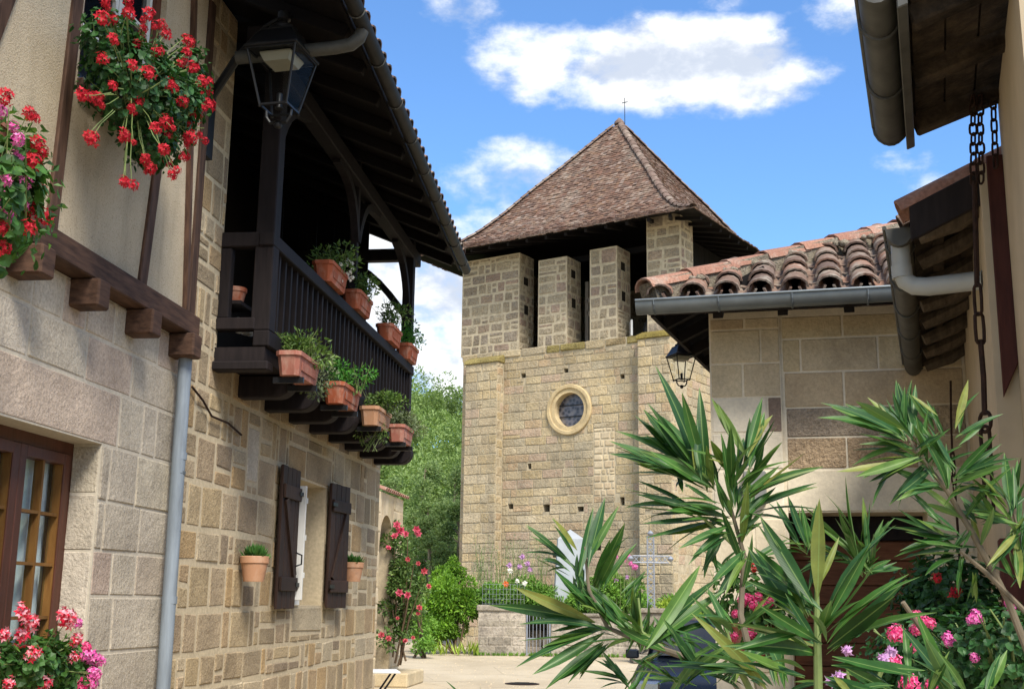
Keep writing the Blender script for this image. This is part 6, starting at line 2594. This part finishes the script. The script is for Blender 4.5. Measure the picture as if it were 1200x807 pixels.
c = at(880, 752, 8.0)
round_pot('terracotta_pot', Vector((c.x, c.y, c.z - .12)), .15, .24, 'terracotta pot on a bracket left of the plank door', 'terracotta')
g4 = geranium('pink_geranium', 'pink geranium left of the plank door behind the oleander', [(at(880, 705, 8.0), (.24, .2, .26), 1.0), (at(898, 725, 7.9), (.16, .16, .18), .5)], 420, .026, 'leaf_geranium', gq)
heads_at(g4, F_PINK, [(876, 701), (883, 709), (896, 711), (902, 705), (880, 741), (901, 743), (862, 719), (888, 700), (870, 704), (860, 745)], 7.75, .85, gq)
heads_at(g4, F_RED, [(862, 667), (884, 665), (905, 690)], 7.8, .9, gq)
c = at(1120, 800, 3.6)
trough('garden_trough', Vector((c.x, c.y, c.z - .25)), .8, 'long terracotta trough against the right wall', 'planter', None, 'terracotta', fr=RW)
g5 = geranium('magenta_geranium', 'leafy magenta geranium in the lower right corner', [(at(1125, 775, 3.5), (.26, .26, .13), 1.0), (at(1175, 760, 3.3), (.12, .2, .12), .5), (at(1075, 790, 3.5), (.13, .2, .10), .4)], 900, .0155, 'leaf_geranium_dark', gq)
heads_at(g5, F_PINK, [(1084, 728), (1074, 721), (1073, 738), (1051, 741), (1071, 759), (1091, 802), (1090, 730)], 3.3, .40, gq)
heads_at(g5, F_MAG, [(1113, 751), (1143, 720), (1146, 727), (1139, 726), (1184, 706), (1186, 716), (1142, 770), (1110, 746)], 3.25, .42, gq)
g6 = geranium('coral_geranium', 'dark-leaved coral geranium beside the outbuilding door jamb', [(at(1115, 700, 5.2), (.20, .2, .18), 1.0), (at(1130, 730, 5.0), (.2, .2, .16), .7), (at(1095, 720, 5.2), (.14, .14, .16), .5)], 520, .025, 'leaf_geranium_dark', gq)
heads_at(g6, F_RED, [(1115, 697), (1098, 677), (1120, 692)], 4.85, .5, gq)
c = at(1118, 760, 5.1)
round_pot('dark_pot', Vector((c.x, c.y, max(0, c.z - .22))), .17, .30, 'dark glazed pot under the coral geranium by the doorway', 'black_timber')
lg = thing('lilac_pelargonium', at(1000, 800, 1.5), 'pale lilac flowers on thin stalks among the near oleander leaves', 'flower')
s = MB()
for px, py in ((993, 762), (1044, 764), (1036, 772), (975, 797), (984, 792)):
    p = at(px, py, 1.5)
    s.tube([at(1010 + gq.uniform(-20, 20), 850, 1.5), p.lerp(at(1010, 850, 1.5), .4) + rvec(gq) * .01, p], [.0025, .002, .0015], 5)
s.build('stalks', 'stem_green', lg)
heads_at(lg, F_LIL, [(993, 762), (1044, 764), (1036, 772), (975, 797), (984, 792)], 1.49, .27, gq, jd=.01)
heads_at(lg, F_PINK, [(1050, 742), (1048, 776), (1066, 800)], 1.6, .30, gq, jd=.01)


# ================================================================== oleander in the foreground
def leaf_meshes():
    res = []
    for bend, twist, wd in ((.05, .0, .125), (.16, .4, .12), (-.07, -.3, .13), (.28, .2, .115), (.02, .55, .135), (.40, -.3, .12)):
        V, F = [], []
        n = 6
        prof = [.06, .55, .92, 1.0, .86, .52, .0]
        for i in range(n + 1):
            x = i / n
            w = wd / 2 * prof[i]
            z = -bend * x * x
            tw = twist * x
            for s in (-1, -.5, 0, .5, 1):
                y = s * w
                zz = z + abs(s) * w * .32
                V.append((x, y * math.cos(tw) - (zz - z) * math.sin(tw), z + y * math.sin(tw) + (zz - z) * math.cos(tw)))
        for i in range(n):
            for j in range(4):
                k = i * 5 + j
                F.append((k, k + 5, k + 6, k + 1))
        me = bpy.data.meshes.new('oleander_leaf')
        me.from_pydata(V, [], F)
        me.materials.append(M['oleander'])
        me.polygons.foreach_set('use_smooth', [True] * len(me.polygons))
        res.append(me)
    return res


LEAVES = leaf_meshes()


def put_leaf(parent, a, b, rng, wide=1.0, thin=False, roll=None):
    d = b - a
    ln = d.length
    d.normalize()
    view = (Vector((0, 0, EYE)) - a).normalized()
    want = view * .75 + Vector((0, 0, .75)) + rvec(rng) * .65
    if thin:
        want = view.cross(d) + rvec(rng) * .25
        if want.z < 0:
            want = -want
    z = (want - d * want.dot(d)).normalized()
    y = z.cross(d).normalized()
    m = Matrix((d, y, z)).transposed().to_4x4()
    m = Matrix.Translation(a) @ m @ Matrix.Diagonal((ln, ln * wide, ln, 1))
    return inst('leaf', rng.choice(LEAVES), parent, m)


def ole(label, stems, groups, rng, loc, extra=.9):
    t = thing('oleander', loc, label, 'oleander')
    for pts, rads, mt in stems:
        MB().tube(pts, [r_ * .52 for r_ in rads], 8).build('stem', mt, t, smooth=True)
    for (x0, y0, sc, depth, lv) in groups:
        for q in lv:
            ax, ay, bx, by = q[:4]
            fl = q[4] if len(q) > 4 else ''
            da = depth + rng.uniform(-.03, .03)
            db = da + rng.uniform(-.07, .05)
            a, b = at(x0 + ax / sc, y0 + ay / sc, da), at(x0 + bx / sc, y0 + by / sc, db)
            put_leaf(t, a, b, rng, wide=1.2 if 'w' in fl else (.95 if 't' not in fl else .8), thin='t' in fl)
            for _ in range(int(extra) + (rng.random() < extra % 1)):
                a2 = a.lerp(b, rng.uniform(-.1, .06)) + rvec(rng) * .012
                b2 = b + rvec(rng) * (b - a).length * .32
                put_leaf(t, a2, a2 + (b2 - a2) * rng.uniform(.7, 1.0), rng)
    return t


def whorls(t, pts, rng, ln=(.09, .13), step=.028, start=.35, spread=.75):
    """leaves in threes along a stem towards its tip"""
    tot = sum((pts[i + 1] - pts[i]).length for i in range(len(pts) - 1))
    s = tot * start
    k = 0
    while s <= tot:
        acc = 0
        for i in range(len(pts) - 1):
            l = (pts[i + 1] - pts[i]).length
            if acc + l >= s - 1e-6:
                p = pts[i].lerp(pts[i + 1], (s - acc) / l)
                ax = (pts[i + 1] - pts[i]).normalized()
                break
            acc += l
        x = ax.orthogonal().normalized()
        y = ax.cross(x)
        f = s / tot
        for j in range(3):
            a = j * 2.094 + k * 1.05 + rng.uniform(-.3, .3)
            sp = spread * (1.35 - f * .75) * rng.uniform(.8, 1.2)
            d = (ax * math.cos(sp) + (x * math.cos(a) + y * math.sin(a)) * math.sin(sp)).normalized()
            l = rng.uniform(*ln) * (1.0 if f < .9 else .7)
            put_leaf(t, p, p + d * l + Vector((0, 0, -.012 * (1.2 - f))), rng)
        s += step
        k += 1


og = random.Random(101)
B_ = (600, 440, 2.2, 1.78, [
    (500, 270, 430, 40), (480, 250, 285, 105), (470, 230, 335, 90, 'w'), (470, 230, 400, 90), (470, 262, 250, 165, 'w'), (490, 275, 310, 200), (480, 250, 478, 110),
    (500, 295, 322, 207), (440, 300, 428, 245, 'w'), (460, 350, 295, 268), (450, 350, 280, 345, 't'), (530, 378, 375, 420, 't'), (560, 350, 540, 275, 'w'), (568, 300, 562, 130),
    (595, 200, 530, 75, 'w'), (600, 230, 625, 105, 'w'), (608, 210, 668, 62), (610, 250, 680, 120, 't'), (590, 285, 685, 185), (600, 310, 690, 230), (615, 310, 780, 235, 't'),
    (615, 355, 790, 300, 't'), (580, 365, 670, 290), (525, 412, 490, 512, 'w'), (600, 462, 540, 542, 'w'), (585, 462, 500, 520, 't'), (560, 250, 505, 160, 'w'), (580, 260, 600, 130),
    (575, 340, 572, 245, 'w'), (540, 330, 430, 300), (520, 290, 500, 180, 'w'), (545, 370, 440, 365, 't'), (560, 400, 470, 425), (600, 360, 655, 330), (515, 285, 385, 175),
    (600, 330, 610, 240, 'w'), (565, 380, 470, 360), (590, 400, 650, 350)])
A1 = (600, 440, 2.2, 1.75, [
    (195, 490, 238, 310, 'w'), (168, 450, 105, 365, 'w'), (150, 480, 45, 385), (150, 505, 70, 448), (170, 545, 162, 445), (215, 545, 290, 380, 'w'), (232, 565, 290, 435, 't'),
    (205, 600, 112, 498, 'w'), (190, 600, 165, 500, 'w'), (215, 635, 0, 548), (190, 642, 98, 660, 'w'), (240, 655, 20, 700, 't'), (310, 650, 170, 535, 'w'), (285, 580, 342, 495),
    (312, 650, 330, 545, 'w'), (320, 650, 318, 550), (235, 685, 85, 807), (235, 690, 170, 772, 'w'), (300, 787, 232, 725, 'w'), (295, 785, 192, 745), (350, 760, 280, 830),
    (330, 690, 300, 630, 'w'), (345, 690, 355, 575, 't'), (340, 670, 280, 600), (260, 660, 215, 640), (300, 690, 345, 600), (330, 745, 395, 700), (370, 760, 300, 720), (255, 640, 210, 560), (-110, 850, -168, 782, 'w'), (-60, 860, -82, 800)])
MID = (600, 440, 2.2, 1.45, [
    (570, 665, 505, 575, 'w'), (545, 655, 445, 590), (555, 650, 470, 560, 'w'), (345, 690, 535, 505), (560, 655, 500, 540), (540, 660, 490, 600, 'w'), (600, 640, 690, 555),
    (460, 740, 560, 690), (480, 770, 400, 650, 'w'), (430, 790, 330, 740), (520, 780, 620, 700), (640, 800, 560, 690, 'w'), (470, 800, 380, 760), (560, 790, 660, 640), (500, 690, 420, 660),
    (420, 700, 350, 640), (450, 800, 500, 700, 'w'), (690, 800, 640, 670), (600, 800, 520, 740)])
NEAR = (600, 440, 2.2, 1.2, [(765, 660, 605, 445, 'w'), (765, 620, 640, 370, 'w'), (620, 770, 388, 722, 'w'), (660, 780, 500, 680, 'w'), (790, 700, 560, 632)])
C_ = (860, 480, 2.468, 1.12, [
    (242, 548, 252, 258, 'w'), (228, 560, 72, 312, 'w'), (235, 575, 42, 400, 'w'), (228, 650, 80, 480, 'w'), (265, 590, 372, 325), (262, 650, 500, 440), (270, 690, 462, 538, 'w'),
    (250, 650, 282, 545, 'w'), (232, 665, 0, 612), (282, 738, 552, 745, 'w'), (205, 775, 0, 712, 'w'), (230, 700, 110, 640), (250, 790, 120, 800, 'w'), (262, 770, 420, 830, 'w'), (240, 600, 180, 420),
    (330, 820, 480, 760), (100, 800, 30, 740)])
G_ = (860, 480, 2.468, 2.0, [(380, 450, 330, 228, 't'), (375, 440, 280, 320), (380, 430, 382, 258, 't'), (385, 440, 430, 320), (380, 450, 365, 330, 'w'), (375, 450, 205, 275, 't'), (210, 395, 150, 250, 'w'),
                             (215, 400, 185, 300), (220, 405, 240, 270), (380, 470, 290, 410), (385, 470, 470, 430), (210, 410, 130, 350), (375, 480, 400, 420), (300, 430, 200, 430, 't'), (330, 440, 250, 380)])
Dd = (860, 480, 2.468, 1.7, [
    (500, 90, 473, -115, 'w'), (505, 85, 489, -96), (490, 80, 308, -52), (495, 70, 388, -42, 'w'), (490, 85, 296, -5, 'w'), (500, 100, 402, 72), (510, 110, 370, 91), (640, 55, 681, -89, 'w'),
    (600, 60, 558, -32), (640, 90, 768, 7, 't'), (580, 30, 503, -42, 'w'), (530, 130, 348, 185, 't'), (535, 135, 345, 203), (560, 160, 445, 242, 't'), (590, 210, 510, 232, 'w'), (640, 180, 560, 40, 'w'),
    (600, 150, 500, 0, 'w'), (590, 200, 545, 150), (640, 200, 795, 105), (640, 190, 800, 155), (655, 230, 780, 230, 't'), (640, 375, 458, 302, 'w'), (640, 380, 455, 350, 'w'), (655, 415, 520, 415, 'w'),
    (640, 360, 545, 290), (600, 330, 510, 230, 'w'), (660, 400, 700, 330), (700, 320, 655, 235), (800, 285, 780, 118, 'w'), (805, 300, 845, 195, 'w'), (795, 290, 690, 160, 'w'), (790, 310, 650, 290, 't'),
    (760, 330, 690, 240), (800, 330, 700, 305), (815, 360, 760, 420), (820, 500, 860, 330, 'w'), (820, 480, 790, 390), (800, 360, 850, 300), (700, 470, 690, 545, 'w'), (660, 440, 640, 520),
    (560, 140, 520, 40, 'w'), (575, 160, 640, 90), (520, 120, 590, 60), (620, 260, 700, 200), (830, 420, 870, 260, 'w'), (680, 330, 620, 270, 't')])
LOW = (860, 480, 2.468, 1.35, [(640, 820, 480, 620), (640, 820, 545, 650, 'w'), (730, 830, 790, 690, 'w'), (700, 830, 735, 770), (500, 800, 490, 630), (560, 830, 610, 700), (830, 820, 900, 700), (470, 820, 300, 740)])


def sp(lst, depth):
    return [at(x, y, depth) for x, y in lst]


BASE = at(880, 800, 1.6)
gb = Vector((.42, 1.62, .02))
stems = [
    ([gb, Vector((.36, 1.66, .7)), at(900, 850, 1.68), at(868, 720, 1.74), at(872, 650, 1.78), at(855, 590, 1.78), at(830, 545, 1.78)], [.016, .014, .012, .009, .007, .005, .003], 'stem_woody'),
    ([at(900, 850, 1.7), at(850, 785, 1.72), at(760, 755, 1.74), at(712, 735, 1.75), at(690, 690, 1.75), at(685, 640, 1.75)], [.011, .010, .008, .006, .005, .003], 'stem_woody'),
    ([at(780, 762, 1.74), at(752, 740, 1.74), at(748, 700, 1.74)], [.007, .005, .003], 'stem_green'),
    ([at(872, 650, 1.78), at(840, 620, 1.78), at(815, 600, 1.78)], [.006, .005, .003], 'stem_green'),
    ([gb, Vector((.30, 1.2, .9)), at(960, 860, 1.12), at(958, 760, 1.12), at(957, 690, 1.12)], [.012, .010, .0085, .007, .004], 'stem_green'),
    ([at(900, 850, 1.5), at(860, 770, 1.46), at(850, 735, 1.45)], [.009, .007, .004], 'stem_green'),
]
groups = [B_, A1, MID, NEAR, C_, G_, LOW]
OL = ole('tall middle oleander with a dense fan of leaves in front of the outbuilding corner', [stems[0], stems[3]], [B_, G_], og, gb, 3.0)
OLA = ole('left oleander spray reaching over the garden wall and gate', [stems[1], stems[2], stems[5]], [A1, MID], og, gb + Vector((-.1, .06, 0)), 2.8)
OLC = ole('nearest oleander shoot with big upright leaves before the plank door', [stems[4]], [C_, NEAR, LOW], og, gb + Vector((-.06, -.3, 0)), 2.0)
gx = Vector((.78, 1.72, .02))
stems2 = [
    ([gx, Vector((.74, 1.72, .9)), at(1215, 790, 1.72), at(1180, 700, 1.72), at(1140, 625, 1.71), at(1110, 575, 1.7), at(1075, 530, 1.7), at(1060, 505, 1.7)], [.016, .014, .012, .010, .009, .007, .005, .003], 'stem_woody'),
    ([at(1230, 800, 1.72), at(1205, 720, 1.72), at(1155, 670, 1.71), at(1125, 645, 1.71)], [.009, .008, .007, .004], 'stem_woody'),
    ([at(1215, 700, 1.74), at(1195, 630, 1.73), at(1185, 590, 1.72)], [.007, .005, .003], 'stem_woody'),
    ([Vector((.5, 1.4, .02)), Vector((.45, 1.38, .9)), at(1130, 860, 1.37), at(1085, 745, 1.36), at(1058, 705, 1.35)], [.012, .010, .007, .006, .005], 'stem_woody'),
]
OL2 = ole('oleander with long bare stems at the right edge against the rendered wall', stems2, [Dd], og, gx, 2.8)

whorls(OL, [at(868, 720, 1.74), at(872, 650, 1.78), at(858, 600, 1.78)], og, ln=(.08, .12), step=.035, start=.25)
whorls(OLA, [at(830, 780, 1.72), at(760, 755, 1.74), at(712, 735, 1.75)], og, ln=(.08, .12), step=.045, start=.1)
whorls(OL2, [at(1165, 670, 1.72), at(1140, 625, 1.71), at(1110, 575, 1.7), at(1075, 530, 1.7)], og, ln=(.07, .11), step=.045, start=.2)
whorls(OL2, [at(1200, 720, 1.72), at(1195, 630, 1.73), at(1185, 590, 1.72)], og, ln=(.07, .11), step=.035, start=.3)


# ================================================================== small things on the ground
gg = random.Random(300)
b = MB()
for i in range(900):
    y = gg.uniform(19, 36)
    x = gg.uniform(-.12, .14) * y
    r_ = gg.uniform(.006, .02)
    k = len(b.v)
    c = Vector((x, y, r_ * .4))
    b.v += [c + Vector((math.cos(a) * r_ * gg.uniform(.7, 1.2), math.sin(a) * r_ * gg.uniform(.7, 1.2), -r_ * .4)) for a in (0, 1.6, 3.1, 4.7)] + [c + Vector((0, 0, r_ * .5))]
    b.f += [(k, k + 1, k + 4), (k + 1, k + 2, k + 4), (k + 2, k + 3, k + 4), (k + 3, k, k + 4)]
tag(mesh_obj('gravel', b.v, b.f, 'limestone'), 'loose gravel scattered over the square', 'gravel', kind='stuff')
b = MB()
for i in range(150):
    x = gg.uniform(-1.1, 4.6)
    y = 36.5 + gg.uniform(-.1, .06)
    for j in range(5):
        leaf_quad(b, Vector((x, y, 0)), Vector((gg.uniform(-.6, .6), gg.uniform(-.6, .1), 1)), Vector((0, -1, .3)), gg.uniform(.05, .16), .03)
tag(mesh_obj('wall_weeds', b.v, b.f, 'leaf_garden'), 'small weeds along the foot of the garden wall', 'weeds', kind='stuff')
c = at(612, 797, 24.4)
dc = thing('drain_cover', (c.x, c.y, .0), 'dark oval drain cover in the pale ground before the garden', 'drain cover')
MB().lathe((c.x, c.y, .002), [(.34, 0), (.34, .012), (.30, .014)], 24).build('rim', 'rust', dc)
for k in range(7):
    w_ = math.sqrt(.28 ** 2 - (-.24 + k * .08) ** 2)
    MB().box((c.x, c.y - .24 + k * .08, .02), 2 * w_, .03, .008).build('bar', 'iron', dc)
